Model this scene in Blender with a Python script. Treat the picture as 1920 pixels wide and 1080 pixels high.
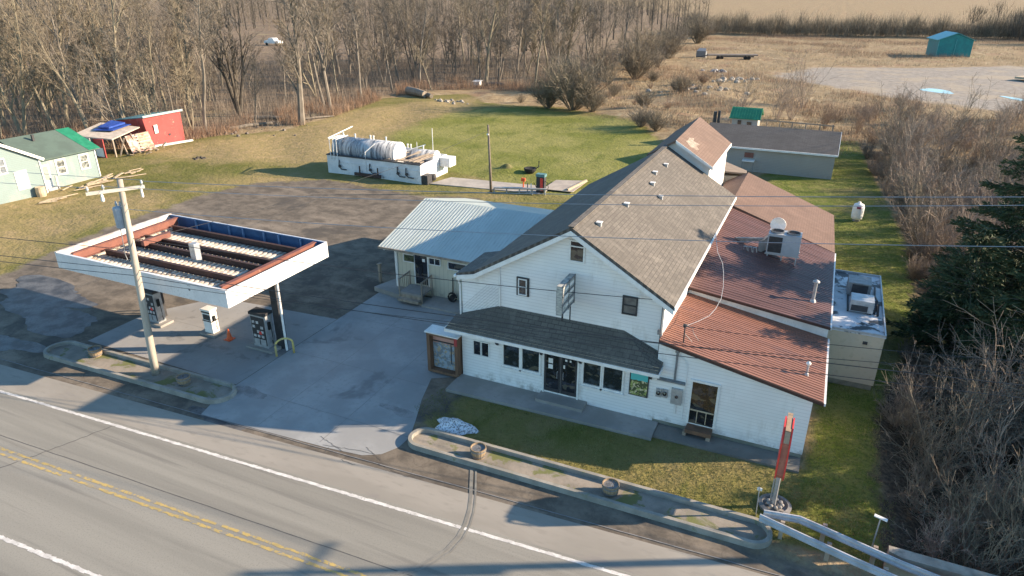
import bpy, math, random
import numpy as np
from mathutils import Vector, Matrix
R = math.radians
random.seed(7); np.random.seed(7)
for o in list(bpy.data.objects): bpy.data.objects.remove(o)
sc = bpy.context.scene
COL = sc.collection

# ---------------- camera, world, sun, exposure ----------------
# x runs along the store front, y into the lot, z up; metres; origin = front left corner of the store
cd = bpy.data.cameras.new("camera"); cam = bpy.data.objects.new("camera", cd); COL.objects.link(cam)
cam.location = (14.593, -25.857, 18.0); cam.rotation_euler = (R(90-23.93), 0, R(24.57))
cd.sensor_width = 36; cd.lens = 24.0; cd.clip_start = .1; cd.clip_end = 5000
sc.camera = cam
EL = 21.0; SD = Vector((.894*math.cos(R(EL)), .447*math.cos(R(EL)), math.sin(R(EL))))
w = bpy.data.worlds.new("World"); sc.world = w; w.use_nodes = True
nt = w.node_tree; nt.nodes.clear()
sky = nt.nodes.new("ShaderNodeTexSky"); sky.sky_type = 'NISHITA'; sky.sun_disc = False
sky.sun_elevation = R(EL); sky.sun_rotation = R(63.4); sky.air_density = 1.0; sky.dust_density = 0.2; sky.ozone_density = 3.0
bg = nt.nodes.new("ShaderNodeBackground"); bg.inputs[1].default_value = .11
wo = nt.nodes.new("ShaderNodeOutputWorld")
tn = nt.nodes.new('ShaderNodeMix'); tn.data_type = 'RGBA'; tn.blend_type = 'MULTIPLY'; tn.inputs[0].default_value = 1; tn.inputs[7].default_value = (.86, 1.0, .98, 1)
nt.links.new(sky.outputs[0], tn.inputs[6]); nt.links.new(tn.outputs[2], bg.inputs[0]); nt.links.new(bg.outputs[0], wo.inputs[0])
sl = bpy.data.lights.new("sun", 'SUN'); sl.energy = 5.0; sl.angle = R(.5); sl.color = (1, .79, .57)
so = bpy.data.objects.new("sun", sl); COL.objects.link(so)
so.rotation_euler = SD.to_track_quat('Z', 'Y').to_euler(); so.location = (30, 15, 40)
sc.view_settings.view_transform = 'Standard'; sc.view_settings.look = 'None'
sc.view_settings.exposure = 1.33; sc.view_settings.gamma = 1
sc.render.resolution_x = 1024; sc.render.resolution_y = 576

# ---------------- helpers ----------------
ORG = {}
EACH = {'corner_trim', 'coil', 'faded_mark', 'cutout_fuse', 'vent_pipe', 'letter_strip', 'insulator', 'notice', 'stone', 'brace', 'display', 'lower_door', 'rack', 'conduit', 'foundation', 'column', 'stiffener', 'mark', 'trim', 'lattice', 'divider'}
class MB:
    def __init__(s): s.v = []; s.f = []; s.m = []
    def poly(s, pts, mi=0):
        n = len(s.v); s.v += [tuple(p) for p in pts]; s.f.append(tuple(range(n, n+len(pts)))); s.m.append(mi)
    def prism(s, pts, d, mi=0):
        n = len(s.v); k = len(pts); d = Vector(d)
        s.v += [tuple(p) for p in pts]+[tuple(Vector(p)+d) for p in pts]
        s.f.append(tuple(range(n, n+k))); s.f.append(tuple(range(n+2*k-1, n+k-1, -1)))
        for i in range(k): s.f.append((n+i, n+k+i, n+k+(i+1) % k, n+(i+1) % k))
        s.m += [mi]*(k+2)
    def box(s, x0, y0, z0, x1, y1, z1, mi=0):
        s.prism([(x0, y0, z0), (x0, y1, z0), (x1, y1, z0), (x1, y0, z0)], (0, 0, z1-z0), mi)
    def ob(s, o, r, n, x0, x1, n0, n1, z0, z1, mi=0):     # oriented box: r right, n outward
        o = Vector(o); r = Vector(r); n = Vector(n); z = Vector((0, 0, 1))
        P = [o+r*a+n*b+z*z0 for a, b in ((x0, n0), (x1, n0), (x1, n1), (x0, n1))]
        s.prism(P, (0, 0, z1-z0), mi)
    def bar(s, a, b, w, h, mi=0, up=(0, 0, 1)):
        a = Vector(a); b = Vector(b); d = (b-a).normalized(); u = Vector(up)
        if abs(d.dot(u)) > .98: u = Vector((1, 0, 0))
        sd = d.cross(u).normalized(); u = sd.cross(d).normalized()
        s.prism([a-sd*w/2-u*h/2, a+sd*w/2-u*h/2, a+sd*w/2+u*h/2, a-sd*w/2+u*h/2], b-a, mi)
    def tube(s, a, b, r0, r1=None, n=8, mi=0, caps=True):
        r1 = r0 if r1 is None else r1
        a = Vector(a); b = Vector(b); d = (b-a).normalized()
        u = Vector((0, 0, 1)) if abs(d.z) < .9 else Vector((1, 0, 0))
        x = d.cross(u).normalized(); y = d.cross(x); k = len(s.v)
        for c, r in ((a, r0), (b, r1)):
            for i in range(n):
                t = 2*math.pi*i/n; s.v.append(tuple(c+x*(r*math.cos(t))+y*(r*math.sin(t))))
        for i in range(n):
            j = (i+1) % n; s.f.append((k+i, k+j, k+n+j, k+n+i)); s.m.append(mi)
        if caps: s.f += [tuple(range(k+n-1, k-1, -1)), tuple(range(k+n, k+2*n))]; s.m += [mi, mi]
    def path(s, pts, r, n=6, mi=0, r1=None):
        pts = [Vector(p) for p in pts]; k = len(s.v); N = len(pts)
        for i, p in enumerate(pts):
            d = (pts[min(i+1, N-1)]-pts[max(i-1, 0)]).normalized()
            u = Vector((0, 0, 1)) if abs(d.z) < .95 else Vector((1, 0, 0))
            x = d.cross(u).normalized(); y = d.cross(x)
            rr = r if r1 is None else r+(r1-r)*i/(N-1)
            for q in range(n):
                t = 2*math.pi*q/n; s.v.append(tuple(p+x*(rr*math.cos(t))+y*(rr*math.sin(t))))
        for i in range(N-1):
            for q in range(n):
                j = (q+1) % n; a = k+i*n
                s.f.append((a+q, a+j, a+n+j, a+n+q)); s.m.append(mi)
        s.f += [tuple(range(k+n-1, k-1, -1)), tuple(range(k+(N-1)*n, k+N*n))]; s.m += [mi, mi]
    def lathe(s, c, prof, n=16, mi=0, ax='z'):
        k = len(s.v); c = Vector(c)
        for r, z in prof:
            for i in range(n):
                t = 2*math.pi*i/n; a, b = r*math.cos(t), r*math.sin(t)
                p = (a, b, z) if ax == 'z' else ((z, a, b) if ax == 'x' else (a, z, b))
                s.v.append(tuple(c+Vector(p)))
        for j in range(len(prof)-1):
            for i in range(n):
                q = (i+1) % n; s.f.append((k+j*n+i, k+j*n+q, k+(j+1)*n+q, k+(j+1)*n+i)); s.m.append(mi)
        if prof[0][0] > 1e-4: s.f.append(tuple(range(k+n-1, k-1, -1))); s.m.append(mi)
        if prof[-1][0] > 1e-4:
            e = k+(len(prof)-1)*n; s.f.append(tuple(range(e, e+n))); s.m.append(mi)
    def ribs(s, A0, A1, B0, B1, n, w, h, mi=0):            # bars from A edge to B edge, n of them
        A0, A1, B0, B1 = map(Vector, (A0, A1, B0, B1))
        nm = (A1-A0).cross(B0-A0).normalized()
        if nm.z < 0: nm = -nm
        for i in range(n+1):
            t = i/n; a = A0.lerp(A1, t)+nm*h*.5; b = B0.lerp(B1, t)+nm*h*.5
            s.bar(a, b, w, h, mi, nm)
    def parts(s):                                           # connected pieces, each as an MB of its own
        p = list(range(len(s.v)))
        def f(i):
            while p[i] != i: p[i] = p[p[i]]; i = p[i]
            return i
        for q in s.f:
            a = f(q[0])
            for i in q[1:]: p[f(i)] = a
        g = {}
        for k, q in enumerate(s.f): g.setdefault(f(q[0]), []).append(k)
        out = []
        for ks in g.values():
            m = MB(); mp = {}
            for k in ks:
                for i in s.f[k]:
                    if i not in mp: mp[i] = len(m.v); m.v.append(s.v[i])
                m.f.append(tuple(mp[i] for i in s.f[k])); m.m.append(s.m[k])
            out.append(m)
        return out
    def build(s, name, mats, parent=None, smooth=False, origin=None):
        if parent is not None and name in EACH and not getattr(s, 'one', 0):
            for m in s.parts(): m.one = 1; o = m.build(name, mats, parent, smooth)
            return o
        if not isinstance(mats, (list, tuple)): mats = [mats]
        if parent is not None: og = ORG[parent]
        elif origin is not None: og = Vector(origin)
        else:
            a = np.array(s.v); lo = a.min(0); hi = a.max(0)
            og = Vector(((lo[0]+hi[0])/2, (lo[1]+hi[1])/2, lo[2]))
        me = bpy.data.meshes.new(name)
        me.from_pydata([(x-og.x, y-og.y, z-og.z) for x, y, z in s.v], [], s.f)
        for m in mats: me.materials.append(m)
        if len(mats) > 1: me.polygons.foreach_set('material_index', s.m)
        if smooth: me.polygons.foreach_set('use_smooth', [True]*len(s.f))
        me.update()
        o = bpy.data.objects.new(name, me); COL.objects.link(o); ORG[o] = og
        if parent is not None: o.parent = parent
        else: o.location = og
        return o
def tag(o, label, cat, group=None, kind=None):
    if label: o['label'] = label
    if cat: o['category'] = cat
    if group: o['group'] = group
    if kind: o['kind'] = kind
    return o
def thing(name, label, cat, loc, group=None):
    o = bpy.data.objects.new(name, None); COL.objects.link(o); o.location = loc; o.empty_display_size = .3
    ORG[o] = Vector(loc); return tag(o, label, cat, group)
def copy_tree(root, loc, rz=0, s=1, label=None, group=None):
    def cp(o, par):
        c = o.copy(); COL.objects.link(c)
        if par is not None: c.parent = par
        ORG[c] = ORG[o]
        for ch in o.children: cp(ch, c)
        return c
    kids = list(root.children)
    c = root.copy(); COL.objects.link(c); c.location = loc; c.rotation_euler = (0, 0, rz)
    c.scale = (s, s, s) if not isinstance(s, tuple) else s
    ORG[c] = Vector(loc)
    if label: c['label'] = label
    if group: c['group'] = group
    for k in kids: cp(k, c)
    return c
def struct(name, mb, mats, parent=None):
    o = mb.build(name, mats, parent)
    if parent is None: o['kind'] = 'structure'
    return o
def sheet(name, pts, z, m, parent=None, sub=0):
    b = MB(); b.poly([(x, y, z) for x, y in pts]); return struct(name, b, m, parent)

# ---------------- materials ----------------
def nodes(name):
    m = bpy.data.materials.new(name); m.use_nodes = True; t = m.node_tree
    return m, t, t.nodes, t.links, t.nodes['Principled BSDF']
def mixc(t, a, b, fac, mode='MIX'):
    n = t.nodes.new('ShaderNodeMix'); n.data_type = 'RGBA'; n.blend_type = mode
    for i, v in ((0, fac), (6, a), (7, b)):
        if hasattr(v, 'is_linked') or hasattr(v, 'links'): t.links.new(v, n.inputs[i])
        elif i == 0: n.inputs[0].default_value = v
        else: n.inputs[i].default_value = (*v, 1)
    return n.outputs[2]
def coord(t, stretch=(1, 1, 1), kind='Object', rot=(0, 0, 0)):
    c = t.nodes.new('ShaderNodeTexCoord'); mp = t.nodes.new('ShaderNodeMapping')
    mp.inputs['Scale'].default_value = stretch; mp.inputs['Rotation'].default_value = rot
    t.links.new(c.outputs[kind], mp.inputs[0]); return mp.outputs[0]
def noi(t, vec, scale, detail=4, rough=.55, dist=0):
    n = t.nodes.new('ShaderNodeTexNoise'); n.inputs['Scale'].default_value = scale
    n.inputs['Detail'].default_value = detail; n.inputs['Roughness'].default_value = rough
    n.inputs['Distortion'].default_value = dist
    t.links.new(vec, n.inputs['Vector']); return n.outputs['Fac']
def ramp(t, fac, a, b, v0=0, v1=1):
    n = t.nodes.new('ShaderNodeMapRange'); n.interpolation_type = 'SMOOTHSTEP'
    n.inputs['From Min'].default_value = a; n.inputs['From Max'].default_value = b
    n.inputs['To Min'].default_value = v0; n.inputs['To Max'].default_value = v1
    t.links.new(fac, n.inputs['Value']); return n.outputs[0]
def mth(t, op, a, b=0., c=None):
    n = t.nodes.new('ShaderNodeMath'); n.operation = op
    for i, v in enumerate((a, b) if c is None else (a, b, c)):
        if isinstance(v, (int, float)): n.inputs[i].default_value = v
        else: t.links.new(v, n.inputs[i])
    return n.outputs[0]
def bump(t, P, h, strength=.3, dist=.02):
    n = t.nodes.new('ShaderNodeBump'); n.inputs['Strength'].default_value = strength
    n.inputs['Distance'].default_value = dist; t.links.new(h, n.inputs['Height'])
    t.links.new(n.outputs[0], P.inputs['Normal'])
def M(name, c1, c2=None, scale=2, rough=.75, stretch=(1, 1, 1), lo=.38, hi=.62, bs=0, bscale=25, metal=0, c3=None, s3=.6, t3=.6):
    m, t, N, Lk, P = nodes(name)
    P.inputs['Roughness'].default_value = rough; P.inputs['Metallic'].default_value = metal
    v = coord(t, stretch)
    if c2 is None: c2 = tuple(x*.8 for x in c1)
    col = mixc(t, c1, c2, ramp(t, noi(t, v, scale), lo, hi))
    col = mixc(t, col, tuple(x*.82 for x in c1), ramp(t, noi(t, v, scale*9, 3), .5, .75))
    if c3: col = mixc(t, col, c3, ramp(t, noi(t, v, s3, 5, .65, .4), t3, t3+.08))
    Lk.new(col, P.inputs['Base Color'])
    if bs: bump(t, P, noi(t, v, bscale, 4), bs, .02)
    return m
def siding(name, c, pitch=.13, dirt=(.45, .42, .36), vertical=False, axis=0, rough=.55):
    m, t, N, Lk, P = nodes(name); P.inputs['Roughness'].default_value = rough
    v = coord(t); sp = N.new('ShaderNodeSeparateXYZ'); Lk.new(v, sp.inputs[0])
    ax = sp.outputs[axis] if vertical else sp.outputs[2]
    fr = mth(t, 'FRACT', mth(t, 'DIVIDE', ax, pitch))
    ln = ramp(t, fr, .0, .2, 1, 0)
    v2 = coord(t, (1, 1, .25) if not vertical else (1, 1, .15))
    col = mixc(t, c, dirt, ramp(t, noi(t, v2, 1.3, 6, .7), .5, .8, 0, .7))
    col = mixc(t, col, tuple(x*.62 for x in dirt), mth(t, 'MULTIPLY', ramp(t, sp.outputs[2], .9, .05), ramp(t, noi(t, v, 2.2, 5, .7), .42, .66)))
    col = mixc(t, col, tuple(x*.93 for x in c), ramp(t, noi(t, v, .5, 3), .4, .6))
    col = mixc(t, col, tuple(x*.5 for x in c), mth(t, 'MULTIPLY', ln, .5))
    Lk.new(col, P.inputs['Base Color']); bump(t, P, fr, .5, .015)
    return m
def shingle(name, c1, c2, c3, swap=False, bw=.32, rh=.15, patch=None):
    m, t, N, Lk, P = nodes(name); P.inputs['Roughness'].default_value = .95
    v = coord(t); sp = N.new('ShaderNodeSeparateXYZ'); Lk.new(v, sp.inputs[0])
    cb = N.new('ShaderNodeCombineXYZ')
    a, b = (sp.outputs[1], sp.outputs[0]) if swap else (sp.outputs[0], sp.outputs[1])
    Lk.new(a, cb.inputs[0]); Lk.new(b, cb.inputs[1])
    br = N.new('ShaderNodeTexBrick'); Lk.new(cb.outputs[0], br.inputs[0])
    br.inputs['Scale'].default_value = 1; br.inputs['Brick Width'].default_value = bw; br.inputs['Row Height'].default_value = rh
    br.inputs['Mortar Size'].default_value = .012; br.inputs['Mortar Smooth'].default_value = .3
    br.inputs['Color1'].default_value = (*c1, 1); br.inputs['Color2'].default_value = (*c2, 1); br.inputs['Mortar'].default_value = (*c3, 1)
    br.offset = .5
    big = ramp(t, noi(t, v, .35, 5, .6), .35, .7)
    col = mixc(t, br.outputs[0], tuple((p+q)/2*.7 for p, q in zip(c1, c2)), mth(t, 'MULTIPLY', big, .75))
    col = mixc(t, col, tuple(x*1.3 for x in c1), ramp(t, noi(t, v, 1.7, 5, .7), .54, .7, 0, .45))
    st = noi(t, coord(t, (.25, 1.6, 1) if swap else (1.6, .25, 1)), 1.2, 5, .6)
    col = mixc(t, col, tuple(min(1, x*1.25) for x in c1), mth(t, 'MULTIPLY', ramp(t, st, .5, .75), .5))
    if patch: col = mixc(t, col, patch, ramp(t, noi(t, v, .8, 4), .62, .66))
    Lk.new(col, P.inputs['Base Color']); bump(t, P, br.outputs[0], .35, .02)
    return m
def glass(name, c=(.02, .025, .03)):
    m, t, N, Lk, P = nodes(name); P.inputs['Roughness'].default_value = .03
    v = coord(t)
    g_ = mixc(t, c, tuple(x*3.2+.01 for x in c), ramp(t, noi(t, v, 2.5, 4), .48, .7))
    g_ = mixc(t, g_, (.16, .14, .10), ramp(t, noi(t, coord(t, (1, 1, 2.2)), 1.3, 2), .58, .6, 0, .55))  # tan patches in the colour stand for reflections and curtains
    Lk.new(g_, P.inputs['Base Color'])
    P.inputs['Specular IOR Level'].default_value = 1.0
    return m
white = siding('white_siding', (.86, .86, .85), .16)
whitep = M('white_paint', (.80, .80, .78), (.70, .69, .66), 1.5, .6)
trimw = M('white_trim', (.82, .82, .80), (.74, .73, .70), 3, .5)
cream = siding('cream_panel', (.62, .58, .46), .3, vertical=True)
tanw = siding('tan_siding', (.52, .45, .34), .14)
greyw = siding('grey_siding', (.36, .34, .31), .16)
palegreen = siding('pale_green_siding', (.225, .30, .30), .16, (.6, .58, .5))
rmain = shingle('brown_shingle', (.158, .143, .125), (.108, .098, .088), (.06, .053, .046), True)
rmainleft = rmain
rawn = shingle('dark_shingle', (.13, .125, .11), (.105, .10, .09), (.045, .042, .04), False)
rbrown = shingle('redbrown_shingle', (.175, .112, .088), (.15, .095, .075), (.095, .06, .05), True)
rdark = shingle('charcoal_shingle', (.085, .08, .078), (.11, .105, .10), (.04, .04, .04), False, .5, .2)
mred = M('red_metal_roof', (.255, .12, .083), (.21, .10, .07), 1.2, .5, (.3, 2, 1), c3=(.18, .095, .08), s3=.5, t3=.56)
mred2 = M('dark_red_metal_roof', (.16, .085, .075), (.125, .068, .06), 1.0, .5, (.3, 2, 1))
mwhite = M('white_metal_roof', (.50, .55, .52), (.44, .49, .46), .6, .42, (1, .3, 1))
mgreen = M('green_metal_roof', (.02, .19, .10), (.03, .24, .13), 1.5, .5)
mgreyroof = M('grey_green_roof', (.10, .145, .12), (.085, .12, .10), .8, .8, bs=.2)
galv = M('galvanised', (.48, .49, .50), (.38, .39, .40), 4, .45, metal=.4)
steel = M('grey_steel', (.25, .26, .27), (.18, .19, .2), 5, .5, metal=.3)
dark = M('dark_paint', (.03, .03, .033), (.045, .045, .05), 4, .6)
black = M('black_rubber', (.015, .015, .015), (.025, .025, .025), 6, .9)
brownm = M('oxide_steel', (.22, .085, .06), (.17, .065, .048), 2, .6, c3=(.38, .22, .16), s3=3, t3=.66)
darkbrown = M('dark_oxide', (.05, .028, .022), (.07, .035, .028), 3, .7)
bluep = M('blue_paint', (.035, .10, .22), (.025, .075, .17), 1.5, .6)
redp = M('red_paint', (.42, .055, .05), (.34, .045, .04), 1, .6, c3=(.55, .22, .16), s3=2.5, t3=.62)
redb = M('bright_red', (.75, .06, .045), (.65, .05, .04), 2, .4)
orange = M('orange_plastic', (.75, .13, .03), (.62, .10, .03), 3, .5)
yellow = M('yellow_paint', (.66, .52, .16), (.5, .42, .2), 5, .6)
woodg = M('weathered_wood', (.36, .30, .235), (.25, .205, .16), 3, .9, (1, 1, .12), bs=.3)
woodb = M('brown_wood', (.20, .11, .065), (.14, .08, .05), 3, .8, (1, 1, .2))
palew = M('pale_lumber', (.52, .42, .29), (.4, .32, .22), 3, .85)
conc = M('concrete', (.325, .33, .325), (.26, .265, .262), .45, .9, lo=.36, hi=.6, c3=(.195, .195, .195), s3=.22, t3=.57, bs=.15, bscale=40)
conc2 = M('forecourt_concrete', (.31, .305, .295), (.26, .255, .248), .3, .9, c3=(.16, .155, .15), s3=.3, t3=.6, bs=.15, bscale=40)
kerbm = M('kerb_concrete', (.33, .31, .27), (.24, .23, .20), 1.5, .9, c3=(.22, .22, .14), s3=1.8, t3=.6, bs=.3)
walk = M('walk_concrete', (.33, .31, .29), (.25, .24, .22), .6, .9, bs=.2)
soil = M('soil', (.10, .075, .05), (.15, .115, .075), 6, 1, bs=.5)
pane = glass('window_glass'); pane2 = glass('dark_glass', (.012, .013, .018))
bluetarp = M('blue_tarp', (.02, .06, .30), (.03, .09, .38), 3, .4)
teal = M('teal_steel', (.0, .21, .22), (.0, .17, .19), 1, .45)
tealr = M('teal_roof', (.06, .32, .34), (.08, .38, .4), 1, .35)
snowm = M('old_snow', (.66, .69, .73), (.16, .16, .16), 14, .8, lo=.48, hi=.6, bs=1, bscale=14)
farw = M('far_twigs', (.135, .115, .09), (.08, .068, .055), 1.5, .95)
bark = M('sunlit_bark', (.27, .235, .17), (.17, .145, .105), 3, .95, (1, 1, .3), bs=.4)
barkg = M('grey_bark', (.23, .20, .165), (.15, .13, .105), 3, .95, (1, 1, .3), bs=.4)
twigt = M('twigs_tan', (.25, .21, .15), (.16, .13, .095), 1.5, .95)
twigg = M('twigs_grey', (.22, .19, .155), (.135, .115, .095), 1.5, .95)
twigr = M('twigs_russet', (.30, .215, .15), (.22, .16, .115), 1.5, .95)
twigp = M('twigs_pinkish', (.36, .285, .22), (.24, .19, .15), 1.5, .95)
brassm = M('dry_grass_blade', (.42, .34, .22), (.32, .24, .145), .4, .95)
russet = M('russet_weed', (.34, .23, .15), (.24, .15, .10), .4, .95)
greenb = M('grass_blade', (.17, .185, .05), (.26, .235, .09), .5, .9)
needle = M('evergreen_needles', (.032, .058, .022), (.062, .082, .034), 2.5, .8)
def zmat(name, cols, z):    # a bold mottled print for posters
    m, t, N, Lk, P = nodes(name); P.inputs['Roughness'].default_value = .35
    v = coord(t); sp = N.new('ShaderNodeSeparateXYZ'); Lk.new(v, sp.inputs[0])
    c = mixc(t, cols[0], cols[1], ramp(t, noi(t, v, 4, 3), .45, .5))
    c = mixc(t, c, cols[2], ramp(t, noi(t, v, 7, 2), .56, .6))
    c = mixc(t, c, cols[3], ramp(t, mth(t, 'ADD', sp.outputs[2], mth(t, 'MULTIPLY', noi(t, v, 5, 2), .15)), z, z+.03))
    Lk.new(c, P.inputs['Base Color']); return m
# ---------------- ground ----------------
def sdist(px, py, poly):      # signed distance (+ inside) of many points to a polygon
    px = px[:, None]; py = py[:, None]; a = np.array(poly, float); b = np.roll(a, -1, 0)
    ex, ey = b[:, 0]-a[:, 0], b[:, 1]-a[:, 1]
    wx, wy = px-a[:, 0], py-a[:, 1]
    t = np.clip((wx*ex+wy*ey)/(ex*ex+ey*ey+1e-9), 0, 1)
    d = np.sqrt(np.min((wx-ex*t)**2+(wy-ey*t)**2, 1))
    c = ((a[:, 1] <= py) != (b[:, 1] <= py)) & (px < a[:, 0]+(py-a[:, 1])*ex/np.where(abs(ey) < 1e-9, 1e-9, ey))
    return np.where(c.sum(1) % 2 == 1, d, -d)
LAWN = [(-120, -40), (-110, 5), (-82, 22), (-66, 25), (-61, 29), (-59, 38), (-52, 47), (-53, 59), (-57, 76), (-45, 86), (-38, 78), (-24.5, 79), (-9.3, 69), (-3.8, 60), (4, 46), (3, 20), (2, -4.4), (-36, -4), (-38, -40)]
DORM = [(-66, 30), (-58, 30), (-52, 47), (-53, 60), (-50, 73), (-43, 82), (-37, 75), (-39, 58), (-36, 46), (-31, 36), (-36, 33), (-50, 28)]
LOT = [(-70, -60), (-60, -9), (-34.3, -3), (-36.0, 4), (-37.3, 10.9), (-37.7, 18), (-36, 24.5), (-30.4, 27.6), (-18, 26.8), (-14, 28), (-12, 27), (-3, 27), (1, 15), (1, -3), (0, -4.5), (14.6, -5.8), (22, -6.5), (80, -8), (80, -60)]
RLAWN = [(7, 26), (16.5, 26), (16.5, 14), (16, -4.6), (18.8, -4.3), (19.0, 4), (19.4, 7), (21.5, 14), (21.8, 30), (20, 50), (18.5, 70), (13, 70), (12, 52), (9, 48)]
FLAWN = [(-.4, -1.2), (16.2, -.7), (19.5, -1), (19.3, -5), (14.2, -5.2), (1.3, -4.7), (-.9, -3.4)]
WOODS = [(-400, -80), (-130, 0), (-84, 23), (-62, 31), (-59, 42), (-54, 50), (-55, 60), (-59, 78), (-50, 92), (-34, 96), (-36, 134), (-36, 180), (-40, 255), (-60, 400), (-300, 900), (-900, 900)]
GRAV = [(2, 138), (12, 126), (24, 114), (38, 104), (70, 100), (90, 120), (90, 178), (52, 182), (30, 168), (10, 160)]
CREEK = [(18.7, -5), (18.9, 6), (21.2, 14), (21.8, 40), (21, 62), (60, 70), (60, -40), (24, -12)]
FIELD2 = [(-28, 300), (60, 330), (130, 500), (60, 900), (-200, 900), (-60, 460)]
def grid_axis(marks):
    out = []
    for a, b, st in marks: out += list(np.arange(a, b, st))
    return np.array(out+[marks[-1][1]])
gx = grid_axis([(-1200, -300, 60), (-300, -100, 8), (-100, -62, 1.5), (-62, 26, .5), (26, 100, 2), (100, 300, 10), (300, 900, 60)])
gy = grid_axis([(-80, -12, 2), (-12, 90, .5), (90, 210, 1.5), (210, 400, 6), (400, 1500, 60)])
XX, YY = np.meshgrid(gx, gy); fx, fy = XX.ravel(), YY.ravel()
def zone(poly, soft):
    out = np.zeros(len(fx))
    for i in range(0, len(fx), 20000):
        out[i:i+20000] = sdist(fx[i:i+20000], fy[i:i+20000], poly)
    return np.clip(out/soft*.5+.5, 0, 1)
zs = {'lawn': np.maximum.reduce([zone(LAWN, 2.2), zone(RLAWN, 1.0), zone(FLAWN, .5)]), 'dorm': np.maximum(zone(DORM, 4), .62*zone([(-66, -20), (-60, 12), (-44, 20), (-40, 29), (-30, 30.5), (-8, 28.5), (-14, 26), (-30, 26), (-36, 18), (-34, -4), (-40, -20)], 5)), 'lot': zone(LOT, 1.6),
      'woods': zone(WOODS, 5), 'gravel': zone(GRAV, 5), 'creek': zone(CREEK, 1.5), 'bright': zone(RLAWN, 1.5), 'mid': zone([(-37, 36), (-40, 55), (-38, 70), (-30, 78), (-10, 69), (-3, 58), (3, 40), (-4, 31), (-20, 36)], 3)}
def vnoise(x, y, s):
    return np.sin(x*s+1.3*np.sin(y*s*.7))*np.cos(y*s*1.1+1.7*np.sin(x*s*.6))
ck = zone(CREEK, 3.5)
fz = -1.5*np.clip((ck-.45)*2.2, 0, 1)**1.5
wild = np.clip(1-zs['lawn']-zs['lot'], 0, 1)*(1-zone(GRAV, 14))*np.clip((fy-20)/30, 0, 1)
fz += wild*(.12*vnoise(fx, fy, .5)+.2*vnoise(fx, fy, .13))
fz += .9*np.exp(-((fx+9)**2+(fy-75)**2)/60.)+1.2*np.exp(-((fx+4)**2+(fy-98)**2)/90.)+.35*np.exp(-((fx+15.3)**2+(fy-38.8)**2)/3.5)
fz += .25*zs['dorm']*vnoise(fx, fy, .25)
nx, ny = len(gx), len(gy)
def ground_z(x, y):
    i = min(max(np.searchsorted(gx, x)-1, 0), nx-2); j = min(max(np.searchsorted(gy, y)-1, 0), ny-2)
    return float(fz[j*nx+i])
idx = np.arange(nx*ny).reshape(ny, nx)
fc = np.stack([idx[:-1, :-1].ravel(), idx[:-1, 1:].ravel(), idx[1:, 1:].ravel(), idx[1:, :-1].ravel()], 1)
me = bpy.data.meshes.new('ground'); me.from_pydata(np.stack([fx, fy, fz], 1).tolist(), [], fc.tolist())
for k, a in zs.items():
    at = me.attributes.new(k, 'FLOAT', 'POINT'); at.data.foreach_set('value', a.astype(np.float32))
me.polygons.foreach_set('use_smooth', [True]*len(fc))
gm, t, N, Lk, P = nodes('ground_cover'); P.inputs['Roughness'].default_value = 1
P.inputs['Specular IOR Level'].default_value = .2
v = coord(t)
def at(nm, w=.5, s=1.2, edge=.1, v=v, d=5):
    n = N.new('ShaderNodeAttribute'); n.attribute_name = nm
    q = mth(t, 'ADD', n.outputs['Fac'], mth(t, 'MULTIPLY', mth(t, 'SUBTRACT', noi(t, v, s, d, .65), .5), w))
    return ramp(t, q, .5-edge, .5+edge)
n1 = noi(t, v, .12, 5, .6); n2 = noi(t, v, .9, 6, .65); n3 = noi(t, v, 6, 5, .7)
vs = coord(t, (1, .35, 1)); ns = noi(t, vs, .5, 5, .6)
field = mixc(t, (.33, .255, .15), (.25, .18, .105), ramp(t, n2, .4, .62))
field = mixc(t, field, (.27, .17, .11), ramp(t, n1, .52, .66, 0, .7))
field = mixc(t, field, (.47, .38, .25), ramp(t, ns, .55, .7, 0, .7))
field = mixc(t, field, (.17, .12, .075), ramp(t, n3, .55, .72, 0, .8))
lawn = mixc(t, (.125, .128, .030), (.21, .18, .066), ramp(t, n1, .38, .6))
lawn = mixc(t, lawn, (.095, .115, .02), ramp(t, ns, .52, .68, 0, .75))
lawn = mixc(t, lawn, (.26, .215, .085), ramp(t, n2, .52, .7, 0, .55))
lawn = mixc(t, lawn, (.075, .09, .02), ramp(t, n3, .5, .75, 0, .7))
brt = mixc(t, (.125, .155, .025), (.21, .205, .06), ramp(t, n2, .4, .65))
brt = mixc(t, brt, (.065, .085, .018), ramp(t, n3, .45, .65, 0, .8)); brt = mixc(t, brt, (.20, .155, .08), ramp(t, n1, .5, .62, 0, .6))
lawn = mixc(t, lawn, (.225, .185, .085), ramp(t, noi(t, v, .25, 6, .7), .5, .66, 0, .8))
midc = mixc(t, (.155, .17, .034), (.245, .235, .075), ramp(t, n1, .36, .62)); midc = mixc(t, midc, (.10, .125, .022), ramp(t, ns, .52, .68, 0, .6)); midc = mixc(t, midc, (.26, .235, .11), ramp(t, n2, .56, .72, 0, .5))
lawn = mixc(t, lawn, midc, at('mid', .5, .4))
lawn = mixc(t, lawn, brt, at('bright', .4))
lawn = mixc(t, lawn, (.06, .065, .02), ramp(t, noi(t, v, 2.3, 6, .75), .54, .72, 0, .65))
dorm = mixc(t, (.34, .255, .13), (.27, .215, .095), ramp(t, n2, .35, .6))
dorm = mixc(t, dorm, (.27, .19, .11), ramp(t, n3, .52, .72, 0, .5))
wd = mixc(t, (.27, .20, .135), (.15, .11, .075), ramp(t, n2, .4, .6))
wd = mixc(t, wd, (.31, .235, .155), ramp(t, n3, .5, .68, 0, .8))
wd = mixc(t, wd, (.32, .26, .15), ramp(t, n1, .58, .68, 0, .7))
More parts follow.
